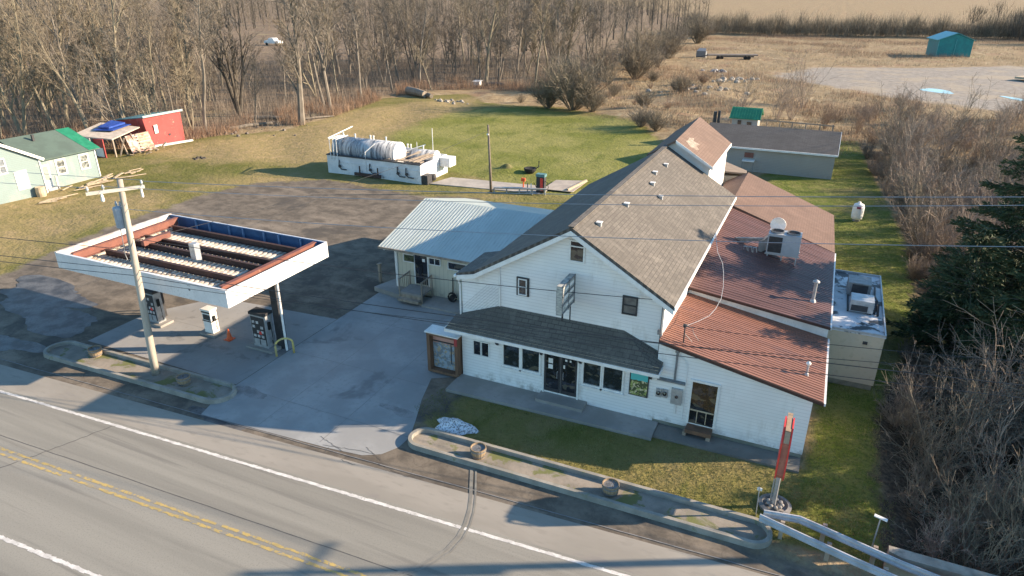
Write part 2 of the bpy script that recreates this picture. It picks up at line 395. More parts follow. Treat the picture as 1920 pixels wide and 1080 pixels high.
lot = mixc(t, (.185, .157, .124), (.112, .096, .078), ramp(t, n2, .38, .62))
lot = mixc(t, lot, (.25, .21, .165), ramp(t, noi(t, coord(t, (.6, 1.6, 1), rot=(0, 0, .5)), .35, 6, .65), .5, .66, 0, .8))
lot = mixc(t, lot, (.085, .077, .068), ramp(t, noi(t, v, .22, 6, .6, .5), .55, .64, 0, .8))
vor = N.new('ShaderNodeTexVoronoi'); vor.feature = 'DISTANCE_TO_EDGE'; vor.inputs['Scale'].default_value = .42
vw = mixc(t, (0, 0, 0), (1, 1, 1), .12)
mx = N.new('ShaderNodeVectorMath'); mx.operation = 'ADD'; Lk.new(v, mx.inputs[0])
nn = N.new('ShaderNodeTexNoise'); nn.inputs['Scale'].default_value = 1.2; Lk.new(v, nn.inputs['Vector']); Lk.new(nn.outputs['Color'], mx.inputs[1])
Lk.new(mx.outputs[0], vor.inputs['Vector'])
crack = ramp(t, vor.outputs[0], .0, .018, 1, 0)
lot = mixc(t, lot, (.07, .06, .05), mth(t, 'MULTIPLY', crack, .28))
lot = mixc(t, lot, tuple((.08, .072, .062)), ramp(t, n3, .5, .75, 0, .55))
grv = mixc(t, (.33, .30, .26), (.25, .22, .19), ramp(t, n2, .4, .62))
grv = mixc(t, grv, (.38, .32, .24), ramp(t, n1, .5, .6, 0, .7))
crk = mixc(t, (.06, .046, .033), (.13, .10, .065), ramp(t, n3, .4, .6))
c = mixc(t, field, wd, at('woods', .6, .4))
c = mixc(t, c, grv, at('gravel', .8, .15, .15))
c = mixc(t, c, mixc(t, lawn, dorm, at('dorm', .9, .25, .28)), at('lawn', .7, .7, .16))
c = mixc(t, c, crk, at('creek', .8, 1.0))
c = mixc(t, c, lot, at('lot', .9, .8, .12))
Lk.new(c, P.inputs['Base Color'])
ltf = at('lot', .9, .8, .12)
bn = N.new('ShaderNodeBump'); bn.inputs['Distance'].default_value = .12
Lk.new(mth(t, 'MULTIPLY', mth(t, 'ADD', mth(t, 'MULTIPLY', noi(t, v, 3.2, 5, .7), .8), mth(t, 'MULTIPLY', noi(t, v, .8, 3), 1.0)), 1), bn.inputs['Height'])
Lk.new(mth(t, 'SUBTRACT', 1., mth(t, 'MULTIPLY', ltf, .88)), bn.inputs['Strength'])
Lk.new(bn.outputs[0], P.inputs['Normal'])
me.materials.append(gm)
go = bpy.data.objects.new('ground', me); COL.objects.link(go); go['kind'] = 'structure'; ORG[go] = Vector((0, 0, 0))
me2 = bpy.data.meshes.new('sky'); bb = MB()

# road (slightly skewed to the store front)
def ye(x): return -9.5+.0517*(x-0)
def yc(x): return -12.78+.042*x
def yl(x): return -16.0+.050*x
rm, t, N, Lk, P = nodes('road_asphalt'); P.inputs['Roughness'].default_value = .9
v = coord(t, rot=(0, 0, -.047)); vs = coord(t, (.02, 1, 1), rot=(0, 0, -.047))
c = mixc(t, (.275, .262, .225), (.225, .215, .185), ramp(t, noi(t, vs, .9, 4, .6), .38, .62))
c = mixc(t, c, (.17, .162, .142), ramp(t, noi(t, coord(t, (.035, 1, 1), rot=(0, 0, -.047)), 2.3, 3), .55, .68, 0, .8))
c = mixc(t, c, (.33, .315, .27), ramp(t, noi(t, coord(t, (.05, 1, 1), rot=(0, 0, -.047)), 1.3, 3), .56, .7, 0, .6))
sy = N.new('ShaderNodeSeparateXYZ'); Lk.new(v, sy.inputs[0])
for yy_ in (2.3, 4.1, -1.3, -3.1):
    dd_ = mth(t, 'ABSOLUTE', mth(t, 'SUBTRACT', mth(t, 'ADD', sy.outputs[1], mth(t, 'MULTIPLY', noi(t, vs, .6, 2), .5)), yy_))
    c = mixc(t, c, (.15, .143, .125), mth(t, 'MULTIPLY', ramp(t, dd_, .55, .1), ramp(t, noi(t, coord(t, (.06, 1, 1)), 1.1, 4), .35, .7, .1, .6)))
c = mixc(t, c, (.17, .163, .145), ramp(t, noi(t, v, 18, 3), .5, .7, 0, .55))
c = mixc(t, c, (.34, .325, .28), ramp(t, noi(t, v, 33, 2), .58, .7, 0, .5))
Lk.new(c, P.inputs['Base Color']); bump(t, P, noi(t, v, 60, 3), .15, .01)
xs = [-200, -60, -20, 0, 20, 60, 200]
road = sheet('road', [(x, ye(x)+.2) for x in xs]+[(x, ye(x)-9) for x in reversed(xs)], .012, rm)
def mark(name, f, w0, w1, m, z, x0=-60, x1=30, gaps=0, jag=.02, parent=None):
    b = MB(); x = x0
    while x < x1:
        L = .25; a0 = f(x)+w0+random.uniform(-jag, jag); a1 = f(x)+w1+random.uniform(-jag, jag)
        if random.random() > gaps: b.poly([(x, a0, z), (x+L, f(x+L)+w0+random.uniform(-jag, jag), z), (x+L, f(x+L)+w1+random.uniform(-jag, jag), z), (x, a1, z)])
        x += L
    o = b.build(name, m, parent); return o
wp = M('worn_white_marking', (.68, .66, .62), (.52, .5, .47), 3, .8, c3=(.34, .33, .3), s3=5, t3=.58)
yp = M('worn_yellow_marking', (.50, .36, .12), (.38, .29, .12), 3, .8, c3=(.26, .24, .2), s3=4, t3=.5)
mark('edge_line', ye, -.07, .07, wp, .017, parent=road)
mark('edge_line', yl, -.07, .07, wp, .017, parent=road, jag=.03)
mark('centre_line', yc, .06, .17, yp, .017, parent=road, gaps=.015, jag=.025)
mark('centre_line', yc, -.19, -.08, yp, .017, parent=road, gaps=.03, jag=.025)
crackm = M('tar_crack', (.07, .068, .065), (.1, .098, .09), 4, .8)
def ribbon(name, pts, w, z, m, parent=None, jit=.0):
    b = MB(); pts = [Vector((x, y, 0)) for x, y in pts]
    for i in range(len(pts)-1):
        def off(k):
            a = pts[max(k-1, 0)]; c = pts[min(k+1, len(pts)-1)]; d = (c-a).normalized(); return Vector((-d.y, d.x, 0))*w/2
        a, c = pts[i], pts[i+1]; p, q = off(i), off(i+1)
        b.poly([(a.x-p.x, a.y-p.y, z), (c.x-q.x, c.y-q.y, z), (c.x+q.x, c.y+q.y, z), (a.x+p.x, a.y+p.y, z)])
    o = b.build(name, m, parent)
    if parent is None: o['kind'] = 'structure'
    return o
def wig(p0, p1, n, a):
    return [(p0[0]+(p1[0]-p0[0])*i/n+random.uniform(-a, a), p0[1]+(p1[1]-p0[1])*i/n+random.uniform(-a, a)) for i in range(n+1)]
ribbon('road_crack', wig((-12.2, ye(-12)-.1), (-13.2, -13), 12, .05)+wig((-13.3, -13.2), (-14.4, -15.8), 8, .05), .045, .016, crackm, road)
ribbon('road_crack', wig((-30, yc(-30)+.75), (6, yc(6)+.7), 60, .012), .03, .016, crackm, road)
band_m = M('curved_band_dark', (.185, .178, .158), (.235, .225, .195), 2, .9)
def arc(c, r, a0, a1, n=16): return [(c[0]+r*math.cos(R(a0+(a1-a0)*i/n)), c[1]+r*math.sin(R(a0+(a1-a0)*i/n))) for i in range(n+1)]
tm_ = [(3.8, -6.2), (4.15, -6.9), (4.5, -7.6), (4.8, -8.3), (5.0, -9.0), (5.08, -9.7), (5.0, -10.4), (4.75, -11.0), (4.4, -11.6), (3.9, -12.1), (3.3, -12.6)]
ribbon('curved_band', tm_, .13, .021, band_m); ribbon('curved_band', [(a+.2, b_) for a, b_ in tm_], .08, .021, band_m)  # two thin dark bands curving from the kerb onto the road
# shoulder, concrete aprons
shm = M('shoulder_concrete', (.31, .285, .245), (.26, .24, .205), .5, .9, (.3, 1, 1), c3=(.23, .21, .19), s3=.5, t3=.6)
struct('shoulder', (lambda b: (b.poly([(x, ye(x)+.2, .012) for x in xs]+[(x, ye(x)+1.75+.02*math.sin(x), .012) for x in reversed(xs)]), b)[1])(MB()), shm)
sheet('driveway', [(-9.72, 7.5), (.4, 7.5), (.05, 0), (-1.3, -.8), (-.75, -2.6), (-.1, -4.2), (.35, -5.4), (.3, -6.2), (-.1, -6.9), (-.8, -7.3), (-2.5, -7.5), (-9.3, -7.9), (-9.72, -6.5)], .010, conc)
sheet('forecourt', [(-20.6, -5.3), (-9.75, -5.3), (-9.75, 2.6), (-18.4, 2.0), (-20.6, -1.4)], .014, conc2)
jm = M('slab_joint', (.19, .185, .18), (.25, .245, .24), 4, .9)
for a, c_ in (((-6.4, 7.4), (-6.3, -7.5)), ((-3.1, 7.4), (-3, -7.3)), ((-9.6, 3.2), (0, 3.2)), ((-9.6, -1.5), (-1.2, -1.5)), ((-9.6, -5.4), (.3, -5.4)), ((-20.5, -1.5), (-9.9, -1.5)), ((-15, 2.2), (-15, -5.2))):
    ribbon('slab_joint', wig(a, c_, 14, .02), .022, .0175, jm)
ribbon('slab_joint', wig((-30, -8.9), (16, -6.75), 40, .02), .04, .019, jm)
for s in range(7):
    p = (random.uniform(-4, 1.5), random.uniform(-8, -6)); q = (p[0]+random.uniform(-2.5, 2.5), p[1]+random.uniform(-1.2, .6))
    ribbon('pavement_crack', wig(p, q, 14, .035), .018, .020, crackm)
# puddles / wet stains with painted shade
wet = M('water', (.30, .33, .36), (.25, .27, .29), .5, .05)
def blob(name, c, rx, ry, z, m, n=28, j=.25, rot=0):
    pts = []; ph = random.uniform(0, 6)
    for i in range(n):
        a = 2*math.pi*i/n; r = 1+j*math.sin(2*a+ph)*.6+j*math.sin(3*a+ph*2)*.5+random.uniform(-j, j)*.2
        x, y = rx*r*math.cos(a), ry*r*math.sin(a); pts.append((c[0]+x*math.cos(rot)-y*math.sin(rot), c[1]+x*math.sin(rot)+y*math.cos(rot)))
    return sheet(name, pts, z, m)
def gtop(x, y): return ground_z(x, y)
blob('puddle', (32, 126), 3.8, 2.0, .03, wet, rot=-.9); 
blob('puddle', (44, 120), 3.5, 1.2, .03, wet, rot=-.9)
wet_shade = M('wet_shaded_asphalt', (.045, .045, .048), (.12, .12, .12), .9, .5)
for c0, rx, ry in (((-25.5, -4.2), 3.6, 1.5), ((-24.3, -7.3), 2.2, .7), ((-29, -2.0), 4.5, 1.3), ((-8.2, -7.9), 1.6, .5)): blob('wet_shade_patch', c0, rx, ry, .0022+.0016*abs(rx), wet_shade, j=.4, n=48)  # damp spots, enlarged and darkened to paint in shade west of the canopy
oil = M('oil_stain', (.19, .188, .185), (.27, .268, .265), 2, .7)
for k, (c0, rx, ry) in enumerate((((-13.2, -2.9), .9, .35), ((-11.5, -3.2), .6, .3), ((-16.5, -3.0), .7, .3), ((-12.6, .6), .5, .3), ((-1.2, -3.9), .8, .3), ((-8.9, -5.6), .9, .5))):
    blob('oil_stain', c0, rx, ry, .0150+.00018*k, oil, j=.5, n=40)
# kerbed islands
def island(name, x0, x1, y0, y1, sk, label, fill):
    root = thing(name, label, 'kerb', ((x0+x1)/2, (y0+y1)/2, 0))
    def ring(ins):
        r = (y1-y0)/2-ins; cy = (y0+y1)/2; pts = []
        for i in range(13): a = R(90+180*i/12); pts.append((x0+(y1-y0)/2+r*math.cos(a), cy+r*math.sin(a)))
        for i in range(13): a = R(-90+180*i/12); pts.append((x1-(y1-y0)/2+r*math.cos(a), cy+r*math.sin(a)))
        return [(x, y+sk*(x-(x0+x1)/2)) for x, y in pts]
    o, i_ = ring(0), ring(.2); o2, i2 = ring(.03), ring(.18); b = MB(); n = len(o)
    for k in range(n):
        q = (k+1) % n
        b.poly([(*o[k], 0), (*o[q], 0), (*o2[q], .23), (*o2[k], .23)]); b.poly([(*o2[k], .23), (*o2[q], .23), (*i2[q], .23), (*i2[k], .23)])
        b.poly([(*i2[k], .23), (*i2[q], .23), (*i_[q], 0), (*i_[k], 0)])
    b.build('kerb', kerbm, root)
    f = MB(); f.poly([(*p, .05) for p in ring(.19)]); f.build('infill', fill, root)
    return root
fill1 = M('mossy_gravel', (.30, .265, .22), (.21, .19, .155), .8, 1, c3=(.15, .16, .06), s3=.7, t3=.52, bs=.4)
island('kerb_island', -21.6, -9.0, -7.35, -5.65, .03, 'oval concrete kerb island with dirt infill around the leaning utility pole', fill1)
island('kerb_island', .35, 15.3, -6.0, -4.55, .012, 'long oval concrete kerb island along the road before the store lawn', fill1)
def sidewalk():
    b = MB(); b.prism([(-.05, -1.55, 0), (9.95, -1.3, 0), (9.95, -.0, 0), (-.05, -.0, 0)], (0, 0, .16)); struct('sidewalk', b, walk)
    b = MB(); b.prism([(9.97, -1.0, 0), (15.9, -.95, 0), (15.9, -.0, 0), (9.97, -.0, 0)], (0, 0, .1)); struct('walkway', b, M('old_walk', (.20, .19, .17), (.15, .145, .13), .6, .9, bs=.2))
sidewalk()
# ---------------- store ----------------
FR = dict(r=(1, 0, 0), n=(0, -1, 0))
def win(root, o, r, n, w, h, name='window', fw=.07, fd=.06, fm=None, pm=None, vb=0, hb=0, sill=False, mid=.0):
    fm = fm or trimw; pm = pm or pane; b = MB()
    b.ob(o, r, n, -fw, 0, 0, fd, -fw, h+fw); b.ob(o, r, n, w, w+fw, 0, fd, -fw, h+fw)
    b.ob(o, r, n, 0, w, 0, fd, h, h+fw); b.ob(o, r, n, 0, w, 0, fd, -fw, 0)
    for i in range(vb): x = w*(i+1)/(vb+1); b.ob(o, r, n, x-.022, x+.022, 0, fd-.012, 0, h)
    for i in range(hb): z = h*(i+1)/(hb+1)+mid; b.ob(o, r, n, 0, w, 0, fd-.01, z-.025, z+.025)
    if sill: b.ob(o, r, n, -fw-.04, w+fw+.04, 0, fd+.06, -fw-.05, -fw)
    f = b.build(name, fm, root)
    p = MB(); p.ob(o, r, n, 0, w, -.02, .015, 0, h); p.build('pane', pm, f)
    return f
st = thing('store_building', 'large white gabled country store with long brown shingle roof and red metal lean-to roofs', 'store', (5, 0, 0))
X, Y = (1, 0, 0), (0, 1, 0)
b = MB()   # lower front with gaps handled as one wall
b.prism([(.08, 0, .1), (9.66, 0, .1), (9.66, .42, .1), (.08, .42, .1)], (0, 0, 2.85)); b.build('front_wall', white, st)
b = MB(); G0 = [(-.05, .4, 2.6), (9.66, .4, 2.6), (9.66, .4, 5.98), (5.5, .4, 8.48), (.95, .4, 5.72), (-.05, .4, 5.5)]
b.prism(G0, (0, .25, 0)); b.build('gable_wall', white, st)
b = MB(); b.box(-.05, .65, .02, .2, 2.9, 5.5); b.box(-.05, 2.9, .02, .95, 3.1, 5.6); b.box(.95, 3.1, .02, 1.15, 16.4, 5.7)
b.build('left_wall', white, st)
b = MB(); b.box(9.46, .65, .02, 9.66, 17.7, 5.85); b.build('right_wall', white, st)
b = MB(); b.prism([(1.15, 16.2, 0), (9.46, 16.2, 0), (9.46, 16.2, 5.7), (5.5, 16.2, 8.3), (1.15, 16.2, 5.6)], (0, .2, 0)); b.build('rear_wall', white, st)
def gslab(root, name, x0, z0, x1, z1, y0, y1, m, th=.16, mi=None):
    b = MB(); b.prism([(x0, y0, z0), (x0, y1, z0), (x1, y1, z1), (x1, y0, z1)], (0, 0, -th)); return b.build(name, m, root)
rf = gslab(st, 'roof', 5.5, 8.68, 10.12, 5.88, 0, 17.75, rmain)
rfl = gslab(st, 'roof', 5.5, 8.68, .80, 5.88, 0, 16.6, rmain)
b = MB(); b.prism([(.84, -.0, 5.885), (.84, 2.9, 5.885), (-.12, 3.0, 5.62), (-.12, 0, 5.62)], (0, 0, -.14)); b.build('lower_roof', rmain, st)
b = MB(); b.bar((5.5, 0, 8.69), (5.5, 17.7, 8.69), .28, .05); b.build('ridge_cap', rmain, rf)
b = MB()   # rake boards and soffits
for x0, z0, x1, z1 in ((5.5, 8.5, 10.12, 5.7), (5.5, 8.5, .8, 5.7), (.8, 5.7, -.1, 5.5)):
    b.prism([(x0, -.03, z0+.02), (x1, -.03, z1+.02), (x1, -.03, z1-.2), (x0, -.03, z0-.2)], (0, .05, 0))
    b.prism([(x0, .02, z0-.04), (x1, .02, z1-.04), (x1, .39, z1-.04), (x0, .39, z0-.04)], (0, 0, -.03))
b.build('rake_board', trimw, rf)
b = MB(); b.box(10.1, 0, 5.70, 10.18, 17.7, 5.86); b.build('fascia', trimw, rf)
b = MB(); b.path([(-.16, -.1, 5.5), (-.16, 3, 5.5)], .07); b.path([(-.16, .2, 5.45), (-.12, .25, 5.1), (-.12, .33, 4.9), (-.12, .33, 3.3)], .045); b.build('gutter', trimw, st)
b = MB(); b.bar((1.97, .36, 4.15), (1.97, .36, 6.3), .07, .05, 0, (0, 1, 0)); b.bar((9.62, .36, 3.3), (9.62, .36, 5.9), .12, .06, 0, (0, 1, 0)); b.build('corner_trim', trimw, st)
# pale grey lattice strips on the left bay
lat = M('lattice_grey', (.55, .56, .57), (.6, .6, .6), 3, .7)
b = MB()
for i in range(13):
    x = -.1+.16*i
    z0 = 3.7; b.bar((x-.0, .385, z0), (min(x+1.4, 1.9), .385, z0+min(1.4, 1.9-x)*1.0), .018, .018, 0, (0, 1, 0))
b.build('lattice', lat, st)
# plumbing vents on roof (each a small thing)
def rz(x): return 8.68-(abs(x-5.5))*.606
for i, (x, y) in enumerate(((6.15, 1.9), (6.35, 5.6), (6.5, 10.2), (6.2, 11.9), (6.3, 14.2), (7.2, 9.3))):
    v_ = MB(); v_.box(x-.1, y-.1, rz(x)-.1, x+.1, y+.1, rz(x)+.13, 0); v_.box(x-.13, y-.13, rz(x)+.13, x+.13, y+.13, rz(x)+.16, 1)
    v_.build('roof_vent', [galv, trimw], st)
# canopy (awning) roof across the front
aw = MB(); E0 = (-.42, -.75, 2.98); E1 = (9.9, -.75, 2.98); T0 = (1.95, .4, 4.15); T1 = (8.0, .4, 4.15); W0 = (-.42, .4, 3.25); W1 = (9.9, .4, 3.35)
aw.prism([E0, E1, T1, T0], (0, 0, -.1)); aw.prism([E0, T0, W0], (0, 0, -.1)); aw.prism([E1, W1, T1], (0, 0, -.1))
awr = aw.build('porch_roof', rawn, st)
b = MB(); b.box(-.42, -.79, 2.84, 9.9, -.75, 2.99); b.box(-.42, -.75, 2.84, 9.9, 0, 2.88)
b.prism([(-.46, -.78, 2.84), (-.42, -.78, 2.84), (-.42, .4, 2.84), (-.46, .4, 2.84)], (0, 0, .2))
b.prism([(9.9, -.78, 2.84), (9.94, -.78, 2.84), (9.94, .4, 2.84), (9.9, .4, 2.84)], (0, 0, .2)); b.build('fascia', trimw, awr)
ed = MB()
for k in range(3): ed.bar((-.4, -.72+.1*k, 3.0+.1*k), (9.85, -.72+.1*k, 3.0+.1*k), .02, .015)
ed.build('shingle_edge', palew, awr)
for x in (2.02, 4.3, 6.2, 9.45):      # corbels
    c_ = MB(); c_.prism([(x-.05, 0, 2.83), (x-.05, -.45, 2.83), (x-.05, -.1, 2.3), (x-.05, 0, 2.25)], (.1, 0, 0)); c_.build('corbel', dark, st)
# front windows
win(st, (.74, 0, 1.5), X, (0, -1, 0), .36, .74, fw=.05, pm=pane2); win(st, (1.18, 0, 1.5), X, (0, -1, 0), .36, .74, fw=.05, pm=pane2)
for x0, w0 in ((2.35, .82), (3.33, .86), (6.38, .8), (7.33, .86)):
    win(st, (x0, 0, 1.3), X, (0, -1, 0), w0, 1.26, fw=.08, fd=.08, sill=True, pm=pane)
# recessed double door
b = MB(); b.box(4.36, -.06, .3, 4.44, 0, 2.72); b.box(6.08, -.06, .3, 6.16, 0, 2.72); b.box(4.44, -.06, 2.62, 6.08, 0, 2.72); b.build('door_frame', trimw, st)
for k, x0 in enumerate((4.45, 5.27)):
    d = MB(); d.box(x0, -.03, .42, x0+.09, -.005, 2.6); d.box(x0+.71, -.03, .42, x0+.8, -.005, 2.6); d.box(x0+.09, -.03, 2.5, x0+.71, -.005, 2.6); d.box(x0+.09, -.03, .42, x0+.71, -.005, .6)
    do = d.build('door', dark, st); g_ = MB(); g_.box(x0+.09, -.018, .6, x0+.71, -.004, 2.5); g_.build('pane', pane2, do)
    h_ = MB(); hx = x0+.66 if k == 0 else x0+.14; h_.path([(hx, -.04, 1.2), (hx, -.09, 1.25), (hx, -.09, 1.55), (hx, -.04, 1.6)], .015); h_.build('handle', galv, do)
    if k == 0: s_ = MB(); s_.box(x0+.2, -.024, 1.95, x0+.42, -.02, 2.2); s_.box(x0+.2, -.024, 1.65, x0+.42, -.02, 1.88); s_.build('notice', whitep, do)
    else: s_ = MB(); s_.box(x0+.2, -.024, 2.2, x0+.3, -.02, 2.3); s_.box(x0+.42, -.024, 2.2, x0+.5, -.02, 2.3); s_.box(x0+.12, -.024, 1.8, x0+.2, -.02, 1.98); s_.build('notice', whitep, do)
b = MB(); b.box(4.3, -.75, .16, 6.6, -.0, .32); b.build('door_step', walk, st)
# gable windows: attic, left sash, right sash
win(st, (5.4, .4, 7.05), X, (0, -1, 0), .58, .88, fw=.07, fm=trimw, pm=pane2, hb=1, mid=.22)
win(st, (2.9, .4, 4.97), X, (0, -1, 0), .5, .80, fw=.06, fm=dark, pm=pane2); win(st, (2.98, .36, 5.0), X, (0, -1, 0), .34, .72, fw=.05, fm=trimw, pm=pane, hb=1)
win(st, (7.9, .4, 5.02), X, (0, -1, 0), .55, .76, fw=.06, fm=dark, pm=M('curtain_glass', (.16, .16, .15), (.1, .1, .1), 4, .3), hb=1)
# poster
post = MB(); post.box(8.52, -.05, 1.28, 9.38, -.02, 2.5, 0); po = post.build('poster_frame', dark, None)
tag(po, 'framed poster with turquoise sky over a mottled landscape, right end of the store front', 'poster')
p2_ = MB(); p2_.box(8.57, -.057, 1.33, 9.33, -.05, 2.45); p2_.build('poster', zmat('poster_print', ((.32, .36, .12), (.08, .10, .05), (.62, .55, .35), (.1, .5, .5)), .87), po)
# L1: front lean-to
b = MB(); b.prism([(9.66, .0, .28), (15.93, 0, .28), (15.93, 0, 2.85), (9.66, 0, 4.12)], (0, .2, 0)); b.build('lean_to_wall', white, st)
b = MB(); b.box(15.73, .2, .28, 15.93, 6.1, 2.72); b.build('side_wall', white, st)
b = MB(); b.box(9.68, .03, 0, 15.9, .2, .28); b.box(15.75, .2, 0, 15.9, 6.1, .28); b.build('foundation', M('foundation_concrete', (.24, .24, .2), (.17, .18, .14), 1.5, .9), st)
def z1(x, y):
    q = (y+.2)/6.3; a = 4.34-.40*q; c2 = 3.03-.2*q; return a+(c2-a)*(x-9.67)/6.63
b = MB()
for k in range(8):
    ya, yb = -.2+k*6.3/8, -.2+(k+1)*6.3/8; b.prism([(9.67, ya, z1(9.67, ya)), (9.67, yb, z1(9.67, yb)), (16.3, yb, z1(16.3, yb)), (16.3, ya, z1(16.3, ya))], (0, 0, -.07))
b.ribs((9.7, -.18, z1(9.7, -.18)), (9.7, 6.05, z1(9.7, 6.05)), (16.28, -.18, z1(16.28, -.18)), (16.28, 6.05, z1(16.28, 6.05)), 30, .035, .024)
r1 = b.build('metal_roof', mred, st)
b = MB(); b.prism([(9.67, -.24, 4.33), (16.32, -.24, 3.02), (16.32, -.24, 2.88), (9.67, -.24, 4.19)], (0, .04, 0)); b.build('rake_trim', darkbrown, r1)
b = MB(); b.prism([(16.3, -.24, 3.02), (16.3, 6.1, 2.82), (16.3, 6.1, 2.7), (16.3, -.24, 2.9)], (.08, 0, 0)); b.build('gutter', trimw, r1)
# L2
def z2(x, y=12.8):
    q = (y-5.95)/11.3; a = 4.32+1.06*q; c2 = 3.47-.25*q; return a+(c2-a)*(x-9.67)/6.63
b = MB(); b.prism([(9.68, 6.105, 3.0), (16.25, 6.105, 2.7), (16.25, 6.105, 3.42), (9.68, 6.105, 4.27)], (0, .1, 0)); b.build('strip_wall', whitep, st)
b = MB(); b.box(15.95, 6.2, .02, 16.1, 17.2, 3.1); b.build('side_wall', white, st)
b = MB(); 
for k in range(12):
    ya, yb = 5.95+k*11.3/12, 5.95+(k+1)*11.3/12; b.prism([(9.67, ya, z2(9.67, ya)), (9.67, yb, z2(9.67, yb)), (16.3, yb, z2(16.3, yb)), (16.3, ya, z2(16.3, ya))], (0, 0, -.07))
b.ribs((9.7, 5.97, z2(9.7, 5.97)), (9.7, 17.2, z2(9.7, 17.2)), (16.28, 5.97, z2(16.28, 5.97)), (16.28, 17.2, z2(16.28, 17.2)), 46, .03, .016)
r2 = b.build('metal_roof', mred2, st)
b = MB(); b.prism([(9.67, 5.92, 4.31), (16.32, 5.92, 3.46), (16.32, 5.92, 3.34), (9.67, 5.92, 4.19)], (0, .03, 0)); b.build('rake_trim', darkbrown, r2)
b = MB(); b.prism([(16.3, 5.95, 3.47), (16.3, 17.2, 3.22), (16.3, 17.2, 3.08), (16.3, 5.95, 3.33)], (.07, 0, 0)); b.build('gutter', trimw, r2)
# L3 brown shingle wing
b = MB(); b.box(15.7, 17.4, .02, 15.85, 25.9, 3.0); b.box(8.5, 25.7, .02, 15.7, 25.85, 3.0); b.prism([(8.5, 25.71, 2.9), (15.8, 25.71, 2.9), (9.9, 25.71, 5.3), (8.5, 25.71, 4.6)], (0, .12, 0)); b.build('wing_wall', tanw, st)
b = MB(); b.prism([(9.9, 17.3, 5.45), (9.9, 26.1, 5.45), (16.1, 26.1, 3.0), (16.3, 17.26, 3.23)], (0, 0, -.12)); b.prism([(9.9, 17.3, 5.45), (8.45, 17.9, 4.7), (8.45, 26.1, 4.7), (9.9, 26.1, 5.45)], (0, 0, -.12)); b.build('wing_roof', rbrown, st)
b = MB(); b.prism([(8.45, 17.76, 4.9), (10.1, 17.76, 5.3), (10.1, 17.3, 4.4), (8.45, 17.76, 4.4)], (0, .05, 0)); b.build('flashing', trimw, st)
# raised rear block
b = MB(); b.prism([(4.5, 17.8, 5), (8.3, 17.8, 5), (8.3, 17.8, 7.5), (6.1, 17.8, 8.92), (4.5, 17.8, 7.95)], (0, .15, 0)); b.build('rear_gable_wall', whitep, st)
b = MB(); b.box(8.12, 17.95, 3, 8.3, 25.3, 7.52); b.box(4.5, 17.95, .02, 4.68, 25.3, 7.95); b.box(4.68, 25.15, .02, 8.12, 25.3, 7.5); b.build('rear_wall', whitep, st)
rr = MB(); rr.prism([(6.1, 17.55, 9.09), (5.9, 26.6, 9.09), (8.5, 25.4, 7.62), (8.5, 17.55, 7.62)], (0, 0, -.13)); rr.prism([(6.1, 17.55, 9.09), (5.9, 26.6, 9.09), (4.3, 26.2, 7.99), (4.3, 17.55, 7.99)], (0, 0, -.13))
rro = rr.build('rear_roof', shingle('patched_shingle', (.20, .135, .105), (.175, .115, .09), (.11, .075, .06), True), st)
b = MB(); b.prism([(6.1, 17.51, 9.08), (8.5, 17.51, 7.61), (8.5, 17.51, 7.42), (6.1, 17.51, 8.89)], (0, .04, 0)); b.box(8.5, 17.51, 7.4, 8.55, 25.4, 7.6); b.build('fascia', trimw, rro)
b = MB(); pts = []
for x, y in ((6.5, 18.7), (6.9, 18.2), (7.3, 18.5), (7.35, 18.9), (7.1, 19.3), (7.2, 20.0), (6.8, 19.7), (6.7, 20.4), (6.5, 19.8), (6.55, 19.2)): pts.append((x, y, 9.09-(x-6.1)*.6125+.012))
b.poly(pts); b.build('roof_patch', M('torn_felt', (.38, .33, .27), (.24, .18, .14), 4, .9), rro)
b = MB(); b.prism([(7.4, 25.45, 5.5), (9.75, 26.2, 5.35), (9.65, 27.6, 5.2), (7.5, 30.2, 5.2)], (0, 0, -.12)); b.build('low_roof', M('tan_felt', (.27, .21, .16), (.22, .17, .13), 2, .9), st); b = MB(); b.prism([(7.5, 25.5, 0), (9.6, 26.25, 0), (9.5, 27.4, 0), (7.6, 29.9, 0)], (0, 0, 5.08)); b.build('low_wall', tanw, st)
# electric service on lean-to wall
b = MB(); b.tube((10.47, -.06, 2.5), (10.47, -.06, 3.85), .045); b.box(10.38, -.1, 3.85, 10.56, -.0, 4.0); b.build('service_mast', steel, st)
b = MB(); b.box(9.75, -.22, 2.42, 10.95, 0, 2.48); b.build('meter_hood', steel, st)
for x, z in ((9.85, 1.72), (10.12, 1.75)):
    b = MB(); b.box(x-.12, -.08, z-.22, x+.12, 0, z+.18); mo = b.build('electric_meter', galv, st); b = MB(); b.lathe((x, -.08, z), [(.09, 0), (.09, -.08), (.0, -.11)], 12, ax='y'); b.build('meter_dial', pane2, mo)
b = MB(); b.box(10.4, -.14, 1.35, 10.86, 0, 2.1); mo = b.build('panel_box', galv, st); b = MB(); b.lathe((10.64, -.14, 1.75), [(.07, 0), (.07, -.05), (0, -.06)], 12, ax='y'); b.build('meter_dial', pane2, mo)
b = MB(); b.path([(10.55, -.05, 3.75), (10.85, -.05, 3.5), (10.95, -.05, 3.2), (10.95, -.05, .6)], .02, 5); b.path([(10.62, -.05, 1.35), (10.62, -.05, .85)], .04); b.build('conduit', trimw, st)
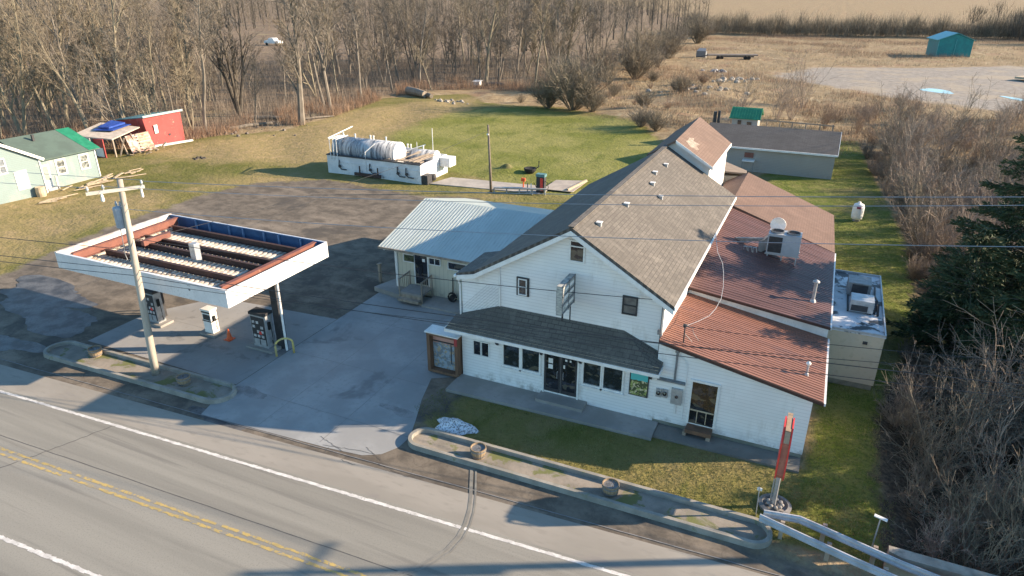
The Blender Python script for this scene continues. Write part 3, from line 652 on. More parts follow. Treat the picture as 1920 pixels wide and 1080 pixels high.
# side door with railing and step
b = MB(); b.box(11.14, -.06, .5, 11.24, 0, 2.72); b.box(12.28, -.06, .5, 12.38, 0, 2.72); b.box(11.24, -.06, 2.62, 12.28, 0, 2.72); b.build('door_frame', trimw, st)
d = MB(); d.box(11.24, -.02, .55, 12.28, -.004, 2.62); do = d.build('screen_door', pane2, st)
b = MB(); b.box(11.26, -.045, 1.2, 12.26, -.021, 1.26); [b.box(x, -.045, .62, x+.035, -.021, 1.2) for x in (11.55, 11.93)]; b.build('push_bar', palew, do)
b = MB(); b.box(11.2, -.5, .30, 12.3, 0, .48, 0); b.box(11.1, -.28, .1, 11.25, 0, .30, 1); b.box(12.1, -.45, .1, 12.28, 0, .30, 1); b.box(11.1, -.45, .1, 11.25, -.28, .3, 1); b.build('door_step', [woodb, woodg], st)
# projecting wall sign
sg = thing('projecting_sign', 'weathered double-sided projecting sign frame on brackets high on the store gable', 'sign', (5.6, .3, 5.2))
b = MB(); b.box(5.44, -1.35, 5.15, 5.70, .2, 6.5); b.build('sign_box', M('old_sign_face', (.50, .50, .46), (.24, .26, .26), 5, .6, (1, 1, 6)), sg)
b = MB()
for z in (5.2, 5.6, 6.0, 6.45): b.box(5.705, -1.36, z, 5.735, .2, z+.07)
for y in (-1.36, -.6, .13): b.box(5.705, y, 5.15, 5.735, y+.06, 6.52)
b.build('frame', steel, sg)
b = MB()
for z, y0 in ((6.3, -1.0), (5.95, -1.1), (5.5, -.9)): b.box(5.70, y0, z-.12, 5.715, .05, z+.02)
b.build('letter_strip', whitep, sg)
b = MB(); b.box(5.0, -.2, 4.75, 5.06, -.12, 5.75); b.bar((5.03, -.16, 5.7), (5.44, -.3, 5.7), .04, .04); b.tube((5.57, .1, 4.3), (5.57, .1, 5.15), .03); b.tube((5.0, .35, 5.4), (5.44, -.5, 5.4), .02); b.bar((5.3, -.15, 4.3), (5.3, -.15, 5.2), .07, .07); b.build('bracket', dark, sg)
# display cabinet by the front corner
cb_ = thing('display_cabinet', 'tall brown wooden display cabinet with faded pictures at the left corner of the store front', 'cabinet', (-.9, -.1, 0))
b = MB(); b.box(-1.75, -.35, .1, -1.58, .35, 2.32); b.box(-.17, -.35, .1, 0, .35, 2.32); b.box(-1.58, -.35, 2.18, -.17, .35, 2.32); b.box(-1.58, -.35, .1, -.17, .35, .24); b.box(-1.58, .0, .24, -.17, .35, 2.18); b.build('case', woodb, cb_)
b = MB(); b.box(-1.56, -.04, .26, -.19, -.003, 2.16); b.build('picture', zmat('faded_picture', ((.30, .36, .42), (.20, .22, .24), (.42, .33, .22), (.55, .30, .24)), 1.75), cb_)
b = MB(); b.box(-1.56, -.08, 1.74, -.19, -.04, 1.8); b.box(-.55, -.06, .6, -.52, -.04, 1.74); b.build('divider', dark, cb_)
b = MB(); b.box(-1.82, -.42, 2.32, .06, .4, 2.38); b.build('top', whitep, cb_)
b = MB(); b.box(-.15, -.42, 1.9, 0, -.36, 2.32); b.build('red_panel', redp, cb_)
# tan walk-in cooler box
wc = thing('cooler_building', 'tan flat-roofed box annex with stained white roof beside the red metal roofs', 'building', (17.4, 11, 0))
b = MB(); b.box(16.18, 7.05, .3, 18.72, 14.9, 2.9); b.build('wall', M('tan_panel', (.56, .47, .34), (.52, .44, .33), .5, .6), wc)
b = MB(); b.box(16.2, 7.1, -.1, 18.66, 14.85, .3); b.build('foundation', M('stone_foundation', (.25, .235, .19), (.18, .17, .13), 3, .9), wc)
b = MB(); b.box(16.3, 7.0, 2.9, 18.76, 14.95, 2.96); b.build('roof', M('stained_membrane', (.62, .64, .66), (.50, .52, .54), .8, .6, c3=(.05, .055, .06), s3=.9, t3=.5), wc)
b = MB(); b.box(16.3, 7.0, 2.96, 18.76, 7.06, 3.06); b.box(18.7, 7.06, 2.96, 18.76, 14.9, 3.06); b.box(16.3, 14.89, 2.96, 18.76, 14.95, 3.06); b.build('parapet', galv, wc)
b = MB(); b.box(17.85, 7.0, 2.42, 18.05, 7.05, 2.56); b.build('vent_grille', dark, wc)
cu = thing('condenser_unit', 'rusty low refrigeration condenser on the stained roof of the tan annex', 'condenser', (17.5, 10.5, 2.97))
b = MB(); b.box(17.15, 9.3, 3.05, 18.2, 10.3, 3.65); b.build('housing', galv, cu)
b = MB(); b.box(17.0, 11.4, 3.05, 18.1, 12.6, 3.75); b.build('housing', steel, cu)
b = MB(); b.box(17.2, 11.36, 3.15, 17.95, 11.4, 3.68); b.box(17.2, 9.26, 3.1, 17.95, 9.3, 3.4); b.build('coil', dark, cu)
b = MB(); b.box(17.05, 9.35, 2.97, 17.13, 12.5, 3.05); b.box(18.08, 9.35, 2.97, 18.16, 12.5, 3.05); b.path([(18.3, 9.5, 3.0), (18.4, 10.5, 3.3), (18.35, 11.6, 3.1), (18.4, 13, 3.05)], .05); b.path([(18.45, 9.3, 3.0), (18.42, 9.8, 3.4), (18.4, 9.9, 3.0)], .06); b.build('pipe', dark, cu)
# HVAC on metal roof
hv = thing('rooftop_unit', 'grey twin-fan air conditioning unit on legs over the dark red metal roof', 'air conditioner', (13.4, 13, z2(13.4)))
b = MB(); b.box(12.65, 12.4, 4.35, 14.35, 13.3, 5.5); b.build('cabinet', M('unit_grey', (.42, .44, .47), (.36, .38, .41), 1.5, .5), hv)
b = MB(); b.box(12.72, 12.37, 4.45, 13.42, 12.4, 5.35); b.build('coil_grille', dark, hv)
for x in (13.08, 13.92):
    b = MB(); b.lathe((x, 12.85, 5.5), [(.36, 0), (.36, .09), (.33, .09), (.33, .01)], 18); fo = b.build('fan_ring', steel, hv)
    b = MB(); b.lathe((x, 12.85, 5.51), [(.33, 0), (0.001, .01)], 18); [b.bar((x-.33, 12.85+k*.11, 5.57), (x+.33, 12.85+k*.11, 5.57), .015, .015) for k in (-2, -1, 0, 1, 2)]; b.build('fan_grille', dark, fo)
b = MB()
for x, y in ((12.75, 12.45), (14.25, 12.45), (12.75, 13.2), (14.25, 13.2), (13.5, 12.45)): b.bar((x, y, z2(x, y)), (x, y, 4.35), .07, .07)
b.bar((12.6, 12.45, 4.32), (14.4, 12.45, 4.32), .08, .08); b.bar((12.6, 13.2, 4.32), (14.4, 13.2, 4.32), .08, .08); b.build('stand', galv, hv)
b = MB(); b.prism([(12.65, 12.6, 4.5), (12.2, 12.6, 4.1), (12.2, 13.2, 4.1), (12.65, 13.2, 4.5)], (0, 0, .7)); b.bar((12.4, 13, 4.9), (10.9, 13.2, 4.65), .18, .18); b.build('duct', steel, hv)
ca = thing('conduit_coil', 'low tangle of conduit stubs on the dark red roof left of the air conditioner', 'conduit', (12.2, 12.2, z2(12.2)))
b = MB(); [b.path([(11.5+k*.25, 12.1, z2(12)), (11.5+k*.25, 12.05, z2(12)+.3), (11.65+k*.25, 12.1, z2(12)+.3), (11.7+k*.25, 12.15, z2(12))], .035) for k in range(3)]; b.build('conduit', galv, ca)
dsh = thing('satellite_dish', 'round white dish antenna behind the rooftop air conditioner', 'dish', (13.1, 14.2, z2(13.1)))
b = MB(); b.lathe((13.0, 14.0, 5.55), [(.001, .10), (.2, .06), (.42, -.02), (.43, 0), (.2, .09), (.001, .13)], 18, ax='y'); b.build('reflector', trimw, dsh)
b = MB(); b.tube((13.0, 14.15, z2(13)), (13.0, 14.15, 5.4), .035); b.build('mast', galv, dsh)
def flue(x, y, z0, h, r, label, big=True):
    f = thing('flue_pipe', label, 'vent pipe', (x, y, z0))
    b = MB(); b.lathe((x, y, z0), [(r*2, 0), (r*1.3, .12), (r, .14), (r, h)], 12); b.build('pipe', galv, f)
    b = MB(); b.lathe((x, y, z0+h), [(r*1.1, .03), (r*2, .05), (r*2, .1), (r*.8, .17), (.001, .2)], 12); b.build('cap', trimw if not big else galv, f)
flue(15.4, 8.45, z2(15.4, 8.45)-.01, 1.0, .085, 'tall galvanised flue pipe with round cap near the edge of the dark red roof')
flue(15.55, 1.6, 3.1, .5, .05, 'short white vent pipe low on the bright red corrugated roof', False)
wh = thing('service_drop_mast', 'small bent weatherhead mast at the left front edge of the bright red corrugated roof', 'mast', (10.55, .35, 4.17))
b = MB(); b.tube((10.6, .3, 4.17), (10.6, .3, 5.0), .03); b.lathe((10.6, .3, 4.95), [(.001, .12), (.09, .08), (.1, 0), (.03, -.03)], 10); b.build('mast', dark, wh)
b = MB(); b.path([(10.62, .3, 5), (10.9, .3, 4.95), (10.95, .35, 4.7), (11.2, .5, 4.3)], .012, 5); b.path([(10.62, .3, 4.6), (10.9, .6, 4.15)], .015, 5); b.build('brace', steel, wh)
hm = MB(); hm.path([(9.62, .2, 3.4), (9.62, .2, 6.0), (9.7, .12, 6.1)], .035, 6); hm.box(9.5, .14, 4.4, 9.6, .3, 4.6); hm.build('service_mast', steel, st)
sl_ = MB(); sl_.path([(10.15, 10, 5.85), (10.6, 8, 5.6), (11.0, 7.2, 5.35), (11.2, 6.4, 5.15), (11.4, 5.2, 4.95), (11.5, 4, 4.84), (11.45, 2.8, 4.85), (11.33, 1.8, 4.92), (11.0, 1.0, 4.95), (10.62, .35, 4.95)], .013, 5)
tag(sl_.build('loose_cable', galv), 'loose pale cable drooping from the eave across the red metal roofs', 'cable')
# ---- metal roofed garage wing
gw = thing('garage_wing', 'low cream garage wing with white ribbed metal roof left of the store', 'garage', (-4.5, 9, 0))
b = MB(); b.box(-8.75, 7.7, .0, .9, 7.85, 3.1); b.build('front_wall', siding('cream_front', (.60, .56, .44), .3, vertical=True), gw)
b = MB(); b.prism([(-8.75, 7.85, 0), (-8.75, 17.9, 0), (-8.75, 17.9, 3.1), (-8.75, 13, 4.4), (-8.75, 7.85, 3.05)], (.15, 0, 0)); b.box(-8.6, 17.75, 0, .9, 17.9, 3.1); b.build('side_wall', cream, gw)
b = MB(); b.prism([(-9.7, 7.15, 3.05), (.75, 7.15, 3.05), (.75, 12.95, 4.62), (-9.7, 12.95, 4.62)], (0, 0, -.08)); b.prism([(-9.7, 12.95, 4.62), (.75, 12.95, 4.62), (.75, 18.6, 3.1), (-9.7, 18.6, 3.1)], (0, 0, -.08))
b.ribs((-9.68, 7.17, 3.055), (.7, 7.17, 3.055), (-9.68, 12.9, 4.61), (.7, 12.9, 4.61), 46, .04, .018); gr_ = b.build('metal_roof', mwhite, gw)
b = MB(); b.box(-9.72, 7.1, 2.93, .75, 7.15, 3.06); b.build('fascia', woodg, gr_)
win(gw, (-8.2, 7.7, 2.15), X, (0, -1, 0), .72, .45, fw=.05, pm=glass('green_glass', (.05, .06, .03)))
win(gw, (-6.35, 7.7, 2.25), X, (0, -1, 0), .75, .38, fw=.05, pm=pane2, vb=1); win(gw, (-5.0, 7.7, 2.15), X, (0, -1, 0), 1.9, .42, fw=.05, pm=pane2); win(gw, (-3.0, 7.7, 2.15), X, (0, -1, 0), 1.2, .42, fw=.05, pm=pane2)
d = MB(); d.box(-7.4, 7.66, .75, -6.5, 7.7, 2.68); do = d.build('door', pane2, gw); d = MB(); d.box(-7.48, 7.64, .7, -7.4, 7.7, 2.75); d.box(-6.5, 7.64, .7, -6.42, 7.7, 2.75); d.box(-6.85, 7.645, 2.3, -6.65, 7.66, 2.5); d.build('frame', trimw, do)
b = MB(); b.box(-9.4, 7.2, 2.85, -9.28, 7.32, 2.93); b.prism([(-8.85, 7.6, 0), (-8.7, 7.6, 0), (-8.7, 7.7, 0), (-8.85, 7.7, 0)], (0, 0, 3)); b.build('corner_post', trimw, gw)
# landing with ramp boards, railings
ld = thing('entry_landing', 'grey wooden entry landing with two railings at the garage wing door', 'landing', (-7, 7, 0))
b = MB(); b.box(-7.75, 6.3, .55, -6.2, 7.6, .68); b.build('deck', walk, ld)
b = MB(); b.box(-7.7, 5.95, .2, -6.25, 6.3, .36); b.box(-7.7, 6.3, .0, -6.25, 6.4, .55); b.build('step', woodg, ld)
for x in (-7.75, -6.15):
    b = MB(); b.bar((x, 6.3, .0), (x, 6.3, 1.55), .08, .08); b.bar((x, 7.5, .0), (x, 7.5, 1.6), .08, .08); b.bar((x, 6.3, 1.5), (x, 7.5, 1.55), .05, .1)
    for k in range(5): b.bar((x, 6.5+k*.2, .68), (x, 6.5+k*.2, 1.5), .03, .03)
    b.build('railing', woodg, ld)
b = MB(); b.prism([(-10.1, 6.9, .02), (-7.85, 6.5, .02), (-7.85, 7.6, .02), (-9.6, 8.6, .02)], (0, 0, .3)); tag(b.build('concrete_stoop', walk), 'grey concrete stoop left of the garage wing landing', 'stoop')
b = MB(); b.prism([(-6.1, 6.1, .015), (.0, 6.1, .015), (.0, 7.65, .015), (-6.1, 7.65, .015)], (0, 0, .12)); o = b.build('porch_slab', walk); o['kind'] = 'structure'
for i, (x, y) in enumerate(((-10.6, 8.3), (-9.6, 9.3))):
    b = MB(); b.bar((x, y, 0), (x, y, 1.3), .16, .16); b.bar((x-.1, y, 1.3), (x+.15, y, 1.32), .3, .05)
    tag(b.build('wooden_post', woodg), ('dark wooden post nearer the pumps, left of the garage wing', 'weathered wooden post beside the garage wing corner')[i], 'post')
b = MB(); b.path([(-4.6+.28*math.cos(a/2), 7.3, .45+.28*math.sin(a/2)) for a in range(13)], .06, 6); b.tube((-4.75, 7.62, .2), (-4.7, 7.62, 1.6), .03); b.lathe((-4.6, 7.3, .45), [(.16, -.06), (.16, .06)], 10, ax='y')
tag(b.build('hose_reel', black), 'coiled black hose on a stand against the cream garage wall', 'hose reel')
# ---------------- fuel canopy ----------------
cn = thing('fuel_canopy', 'open-topped white fuel canopy on two posts with red-brown steel girders inside', 'canopy', (-15.8, -1.1, 0))
X0, X1, Y0, Y1, Z0, Z1 = -21.9, -9.7, -4.95, 2.45, 4.02, 4.92
fas = M('canopy_fascia', (.74, .74, .74), (.66, .67, .68), .8, .4); fasr = M('faded_fascia', (.80, .80, .79), (.70, .70, .69), .5, .4, (1, 1, .4), c3=(.52, .53, .54), s3=.9, t3=.56)
b = MB(); b.box(X0, Y0, Z0, X1, Y0+.07, Z1); b.box(X0+.02, Y0+.07, Z1-.04, X1-.02, Y0+.16, Z1-.01); f1 = b.build('front_fascia', fas, cn)
b = MB(); b.lathe((-12.1, Y0-.001, 4.55), [(.06, 0), (.06, -.015)], 10, ax='y'); b.box(-12.2, Y0-.012, 4.75, -12.0, Y0, 4.77); b.build('mark', steel, f1)
b = MB(); b.box(X1-.07, Y0+.07, Z0, X1, Y1, Z1); fr_ = b.build('side_fascia', fasr, cn)
ghost = M('ghost_lettering', (.55, .56, .57), (.68, .68, .68), 3, .5)
b = MB()
for y0, w_, z0, h in ((-4.4, .12, 4.2, .5), (-4.1, .4, 4.3, .1), (-3.7, .1, 4.2, .5), (-3.4, .35, 4.35, .3), (-2.7, .45, 4.3, .35), (.3, .5, 4.3, .4), (1.2, .3, 4.4, .2), (1.7, .3, 4.4, .22)):
    b.box(X1, y0, z0, X1+.004, y0+w_, z0+h)
b.build('faded_mark', ghost, fr_)
b = MB(); b.box(X0, Y0+.07, Z0, X0+.07, Y1, Z1); b.box(X0-.02, Y0, Z1, X0+.16, Y1, Z1+.03); b.build('side_fascia', M('flaking_white', (.74, .72, .68), (.55, .42, .34), 2.5, .6), cn)
b = MB(); b.box(X0+.07, Y1-.07, Z0, X1-.07, Y1, Z1); bf = b.build('back_fascia', fas, cn)
b = MB(); b.box(X0+.1, Y1-.1, Z0+.05, X1-.1, Y1-.075, Z1-.02)
bfi = b.build('inner_panel', bluep, bf)
b = MB()
for i in range(9): x = X0+.7+i*1.35+(.25 if i % 2 else 0); b.box(x, Y1-.2, Z0+.1, x+.09, Y1-.1, Z1-.06)
b.box(X0+.1, Y1-.12, Z1-.04, X1-.1, Y1-.07, Z1); b.build('stiffener', M('pale_blue', (.16, .26, .42), (.1, .18, .32), 3, .6), bf)
def ibeam(b, p, q, h=.36, w=.2):
    p = Vector(p); q = Vector(q); u = Vector((0, 0, 1))
    b.bar(p+u*(h/2), q+u*(h/2), w, .03); b.bar(p-u*(h/2), q-u*(h/2), w, .03); b.bar(p, q, .03, h-.03)
for x in (-21.0, -10.35):
    b = MB(); ibeam(b, (x, Y0+.35, 4.68), (x, Y1-.25, 4.68), .42, .24); b.build('girder', brownm, cn)
for y in (-2.9, -1.2, -.35, 1.6):
    b = MB(); ibeam(b, (-20.8, y, 4.42), (-10.55, y, 4.42), .3, .18); b.build('purlin', darkbrown, cn)
b = MB(); b.bar((-19.4, -1.6, 4.68), (-19.4, .2, 4.68), .25, .3); b.build('cross_beam', brownm, cn)
b = MB(); b.box(X0+.08, Y0+.08, 4.06, X1-.08, Y1-.12, 4.10)
b.build('deck', M('deck_pan', (.20, .20, .19), (.15, .15, .15), 3, .6), cn)
b = MB(); n = 36
for i in range(n):
    x = X0+.25+i*(X1-X0-.5)/(n-1); b.box(x-.085, Y0+.09, 4.10, x+.085, Y1-.13, 4.24)
dr = b.build('deck_rib', M('deck_rib_white', (.60, .55, .47), (.30, .22, .17), 3.5, .7, lo=.46, hi=.66), cn); dr['kind'] = 'stuff'
b = MB(); b.box(-15.1, -2.1, 4.62, -14.72, -1.75, 5.5, 0); b.prism([(-14.72, -2.1, 4.62), (-14.52, -1.92, 4.62), (-14.72, -1.75, 4.62)], (0, 0, .85), 1); b.build('vent_box', [galv, trimw], cn)
def column(x, y, pipe):
    b = MB(); b.box(x-.22, y-.16, 0, x+.22, y+.16, 4.04); c = b.build('column', dark, cn)
    if pipe: b = MB(); b.path([(x+.5, y-.25, 4.0), (x+.5, y-.25, .05)], .06, 8); b.build('downpipe', trimw, c)
column(-19.45, -1.35, False); column(-10.3, -1.35, True)
# dispensers
def pump(x, y, w_, d, h, label, style):
    p = thing('fuel_dispenser', label, 'fuel pump', (x, y, 0), 'fuel dispensers under the canopy')
    isl = MB(); isl.prism([(x-w_*.9, y-d*.9, .016), (x+w_*.9, y-d*.9, .016), (x+w_*.9, y+d*.9, .016), (x-w_*.9, y+d*.9, .016)], (0, 0, .13)); isl.build('plinth', walk, p)
    body = galv if style else trimw
    b = MB(); b.box(x-w_/2, y-d/2, .15, x+w_/2, y+d/2, h*.93); bo = b.build('cabinet', body, p)
    b = MB(); b.box(x-w_/2-.04, y-d/2-.04, h*.93, x+w_/2+.04, y+d/2+.04, h); b.build('top', dark if style else trimw, p)
    if style:
        for fy, nn in ((y-d/2, -1), (y+d/2, 1)):
            b = MB(); b.box(x-w_/2+.05, fy+min(0, .02*nn), .3, x+w_/2-.05, fy+max(0, .02*nn), h*.88); fo = b.build('face_panel', dark, p)
            if nn < 0:
                s_ = MB()
                for r_ in range(4):
                    for c_ in range(3):
                        if (r_*3+c_) % 4 != 3: s_.box(x-w_/2+.12+c_*w_*.27, fy-.035, .75+r_*.27, x-w_/2+.12+c_*w_*.27+w_*.17, fy-.02, .75+r_*.27+.15)
                s_.build('display', M('pump_display', (.6, .6, .6), (.35, .33, .33), 8, .4), fo)
                s_ = MB(); s_.box(x+.03, fy-.04, .95, x+.2, fy-.021, 1.12); s_.build('red_button', redb, fo)
                s_ = MB(); s_.box(x-w_/2+.1, fy-.035, .3, x-.03, fy-.02, .65); s_.box(x+.04, fy-.035, .3, x+w_/2-.1, fy-.02, .65); s_.build('lower_door', galv, fo)
    else:
        b = MB(); b.box(x-w_/2+.06, y-d/2-.02, h*.60, x+w_/2-.06, y-d/2-.002, h*.80); b.box(x-w_/2-.03, y-d/2-.03, h*.54, x+w_/2+.03, y+d/2+.03, h*.57); b.box(x-w_/2-.01, y-d/2-.03, h*.86, x+w_/2+.01, y-d/2, h*.91); b.build('display', dark, p)
    for sx in (-1, 1):
        b = MB(); xx = x+sx*(w_/2+.03)
        b.path([(xx, y-.05, h*.75), (xx+sx*.13, y-.05, h*.78), (xx+sx*.16, y-.05, h*.4), (xx+sx*.1, y, .35), (xx, y+.05, .55)], .02, 6)
        b.box(xx-.04, y-.12, h*.55, xx+.04, y+.02, h*.75); b.build('hose', black, p)
pump(-18.95, -2.1, .85, .5, 2.15, 'grey fuel dispenser partly behind the utility pole under the canopy', 1)
pump(-15.0, -1.75, .62, .45, 1.6, 'small old white fuel dispenser in the middle of the forecourt', 0)
pump(-11.15, -1.75, 1.0, .55, 2.2, 'tall black-faced fuel dispenser beside the white downpipe', 1)
def hoop(x, y, label, rot=0):
    b = MB(); dx, dy = math.cos(rot)*.45, math.sin(rot)*.45
    pts = [(x-dx, y-dy, 0)]+[(x-dx*math.cos(R(a)), y-dy*math.cos(R(a)), .62+.35*math.sin(R(a))) for a in range(0, 181, 20)]+[(x+dx, y+dy, 0)]
    b.path(pts, .055, 8); tag(b.build('hoop_bollard', yellow, smooth=True), label, 'bollard', 'yellow hoop bollards')
hoop(-9.6, -1.95, 'worn yellow hoop bollard at the right end of the pump island', .9); hoop(-20.5, -1.2, 'worn yellow hoop bollard left of the canopy column', .9)
c_ = thing('traffic_cone', 'faded orange traffic cone on the forecourt beside the white pump', 'cone', (-13.6, -1.9, 0))
b = MB(); b.lathe((-13.6, -1.9, .03), [(.16, 0), (.03, .62), (.001, .63)], 14); b.build('cone', orange, c_); b = MB(); b.box(-13.82, -2.12, .016, -13.38, -1.68, .05); b.build('base', orange, c_)
# ---------------- utility poles and wires ----------------
up = thing('utility_pole', 'leaning pale wooden utility pole with crossarm and transformer in the kerb island', 'utility pole', (-14.1, -6.3, 0))
tp = Vector((-14.7, -5.35, 9.8)); bs_ = Vector((-14.1, -6.3, 0))
polem = M('pole_wood', (.46, .41, .34), (.34, .30, .25), 2.5, .9, (1, 1, .1), bs=.35)
b = MB(); b.path([bs_.lerp(tp, k/6) for k in range(7)], .19, 10, r1=.125); b.build('shaft', polem, up, True)
ca_ = bs_.lerp(tp, .955); cd_ = Vector((.62, .96, 0)).normalized()
cA, cB = ca_-cd_*1.3+Vector((.0, -.16, 0)), ca_+cd_*1.1+Vector((.0, -.16, 0))
b = MB(); b.bar(cA, cB, .12, .14); b.build('crossarm', M('pale_arm', (.62, .58, .5), (.5, .46, .4), 3, .8), up)
for q in (.04, .3, .96):
    b = MB(); p = cA.lerp(cB, q); b.lathe(p+Vector((0, 0, .07)), [(.03, 0), (.03, .08), (.07, .1), (.05, .2), (.02, .26)], 8); b.build('insulator', galv, up)
b = MB(); p = cA.lerp(cB, .25); b.lathe(p+Vector((0, 0, -.45)), [(.05, 0), (.08, .05), (.06, .3), (.03, .38)], 8); p = cA.lerp(cB, .93); b.lathe(p+Vector((0, 0, -.5)), [(.04, 0), (.06, .05), (.05, .35), (.02, .43)], 8); b.build('cutout_fuse', whitep, up)
b = MB(); tt = bs_.lerp(tp, .82)+Vector((-.42, .0, 0)); b.lathe(tt+Vector((0, 0, -.55)), [(.24, 0), (.27, .03), (.27, .95), (.24, 1.0), (.05, 1.05)], 16); b.lathe(tt+Vector((-.1, 0, .5)), [(.05, 0), (.06, .1), (.03, .22)], 8); b.lathe(tt+Vector((.1, 0.05, .5)), [(.05, 0), (.06, .1), (.03, .22)], 8); b.bar(tt+Vector((.2, 0, 0)), tt+Vector((.4, 0, 0)), .1, .3)
b.build('transformer', M('transformer_grey', (.36, .40, .46), (.30, .33, .38), 3, .5), up)
b = MB(); q = bs_.lerp(tp, .62); b.bar(q+Vector((-.3, 0, 0)), q+Vector((-.05, 0, 0)), .06, .06); b.path([tt+Vector((-.2, .0, -.5)), q+Vector((-.6, .0, .1)), q+Vector((-.5, 0, -.2)), q], .02, 5); b.build('bracket', steel, up)
rp = thing('wooden_pole', 'thin plain wooden pole standing alone behind the garage wing', 'pole', (-13.2, 30.2, 0))
b = MB(); b.path([(-13.2, 30.2, 0), (-13.3, 30.2, 3), (-13.42, 30.2, 6.4)], .14, 8, r1=.09); b.build('shaft', M('dark_pole', (.22, .18, .14), (.15, .12, .1), 3, .9), rp, True); b = MB(); b.box(-13.5, 30.05, 5.5, -13.32, 30.2, 5.62); b.build('clamp', trimw, rp)
p2 = thing('utility_pole', 'wooden roadside utility pole with crossarm standing right of the bridge parapet', 'utility pole', (29.5, .9, 0))
b = MB(); b.path([(29.5, .9, -1), (29.5, .9, 6), (29.5, .9, 13)], .2, 10, r1=.14); b.build('shaft', polem, p2, True); b = MB(); b.bar((29.5, -.6, 12.2), (29.5, 2.4, 12.2), .12, .14); b.build('crossarm', polem, p2); b = MB(); b.lathe((29.9, 1, 9.8), [(.27, 0), (.27, 1.1), (.1, 1.15)], 14); b.build('transformer', galv, p2)
wm = M('wire_black', (.03, .03, .032), (.05, .05, .05), 3, .5); wl = M('wire_aluminium', (.42, .44, .46), (.36, .38, .4), 3, .35, metal=.5)
def wire(a, c, sag, r, m, label, n=20):
    a = Vector(a); c = Vector(c); b = MB(); pts = []
    for i in range(n+1): q = i/n; p = a.lerp(c, q); p.z -= sag*4*q*(1-q); pts.append(p)
    b.path(pts, r, 4); tag(b.build('overhead_wire', m), label, 'power line', 'overhead wires along the road')
zt = ca_.z+.25
wire(cB+Vector((0, 0, .25)), (29.5, 2.3, 12.4), .35, .014, wl, 'highest bright primary wire crossing over the ridge to the right edge')
wire(cA.lerp(cB, .3)+Vector((0, 0, .25)), (29.5, 1.7, 12.4), .5, .012, wl, 'second bright primary wire just below the highest one over the roof')
wire(bs_.lerp(tp, .86), (29.5, .9, 11.2), .55, .014, wl, 'lone bright neutral wire below the bright pair, crossing the roof and air conditioner')
wire(bs_.lerp(tp, .56), (29.5, .9, 5.6), .35, .02, wm, 'upper black telephone wire passing low before the store front')
wire(bs_.lerp(tp, .53), (29.5, .9, 5.1), .4, .016, wm, 'lower black telephone wire passing low before the store front')
wire(bs_.lerp(tp, .5), (29.5, .9, 6.4), .55, .013, wm, 'thin black wire over the red corrugated roof, above the telephone pair')
wire(bs_.lerp(tp, .72), (9.6, .2, 6.0), .25, .016, wm, 'black service wire from the leaning pole to the store gable corner')
wire((10.6, .3, 4.95), (29.5, .9, 7.0), .35, .013, wm, 'thin black wire leaving the weatherhead toward the right')
for q, zz, yy, lab in ((.56, 5.2, -11, 'upper black wire running left from the pole past the canopy'), (.53, 4.7, -11, 'lower black wire running left from the pole past the canopy'), (.66, 6.0, -10.5, 'black wire running left from the pole below the transformer')):
    wire(bs_.lerp(tp, q), (-62, yy, zz), .5, .016, wm, lab)
wire(cA+Vector((0, 0, .3)), (-62, -11, 9.2), .5, .012, wl, 'pale primary wire running left from the front crossarm tip')
wire(cB+Vector((0, 0, .3)), (-62, -8, 9.2), .5, .012, wl, 'pale primary wire running left from the rear crossarm tip')
wire(bs_.lerp(tp, .7), (-13.4, 30.2, 5.9), .6, .012, wm, 'thin black wire from the leaning pole back to the lone rear pole')
# ---------------- barrel planters ----------------
def barrel(x, y, label):
    r_ = thing('barrel_planter', label, 'planter', (x, y, .05), 'half barrel planters in the kerb islands')
    b = MB(); b.lathe((x, y, .05), [(.27, 0), (.32, .22), (.335, .45), (.30, .45), (.29, .36)], 18); b.build('tub', M('barrel_wood%d' % len(ORG), (.34, .25, .16), (.22, .16, .10), 9, .85, (3, 3, .2)), r_)
    b = MB(); b.lathe((x, y, .12), [(.305, 0), (.315, .05)], 18); b.lathe((x, y, .38), [(.345, 0), (.347, .05)], 18); b.build('hoop', steel, r_)
    b = MB(); b.lathe((x, y, .36), [(.29, 0), (.15, .05), (.001, .06)], 12)
    for k in range(14): a = random.uniform(0, 6.3); q = random.uniform(.02, .2); b.tube((x+q*math.cos(a), y+q*math.sin(a), .38), (x+1.4*q*math.cos(a), y+1.4*q*math.sin(a), .38+random.uniform(.05, .18)), .012, .004, 4)
    b.build('soil', soil, r_)
barrel(-18.6, -6.25, 'wooden half barrel planter left of the leaning utility pole'); barrel(-12.05, -6.35, 'wooden half barrel planter right of the leaning utility pole')
barrel(3.68, -5.35, 'wooden half barrel planter near the snow pile, left one of the long island'); barrel(9.35, -5.25, 'wooden half barrel planter in the middle of the long island')
# snow pile
b = MB(); n = 26; rings = 9; c0 = (1.75, -3.95)
for j in range(rings+1):
    q = j/rings
    for i in range(n):
        a = 2*math.pi*i/n; rr_ = (1-q)*(1+.16*math.sin(3*a+1)+.1*math.sin(5*a)+random.uniform(-.05, .05)); b.v.append((c0[0]+.95*rr_*math.cos(a), c0[1]+.6*rr_*math.sin(a), .32*math.sqrt(q)*(1+.2*math.sin(a*2))+random.uniform(0, .05)-.02))
for j in range(rings):
    for i in range(n): b.f.append((j*n+i, j*n+(i+1) % n, (j+1)*n+(i+1) % n, (j+1)*n+i)); b.m.append(0)
tag(b.build('snow_pile', snowm), 'melting heap of dirty snow at the end of the kerb island', 'snow')
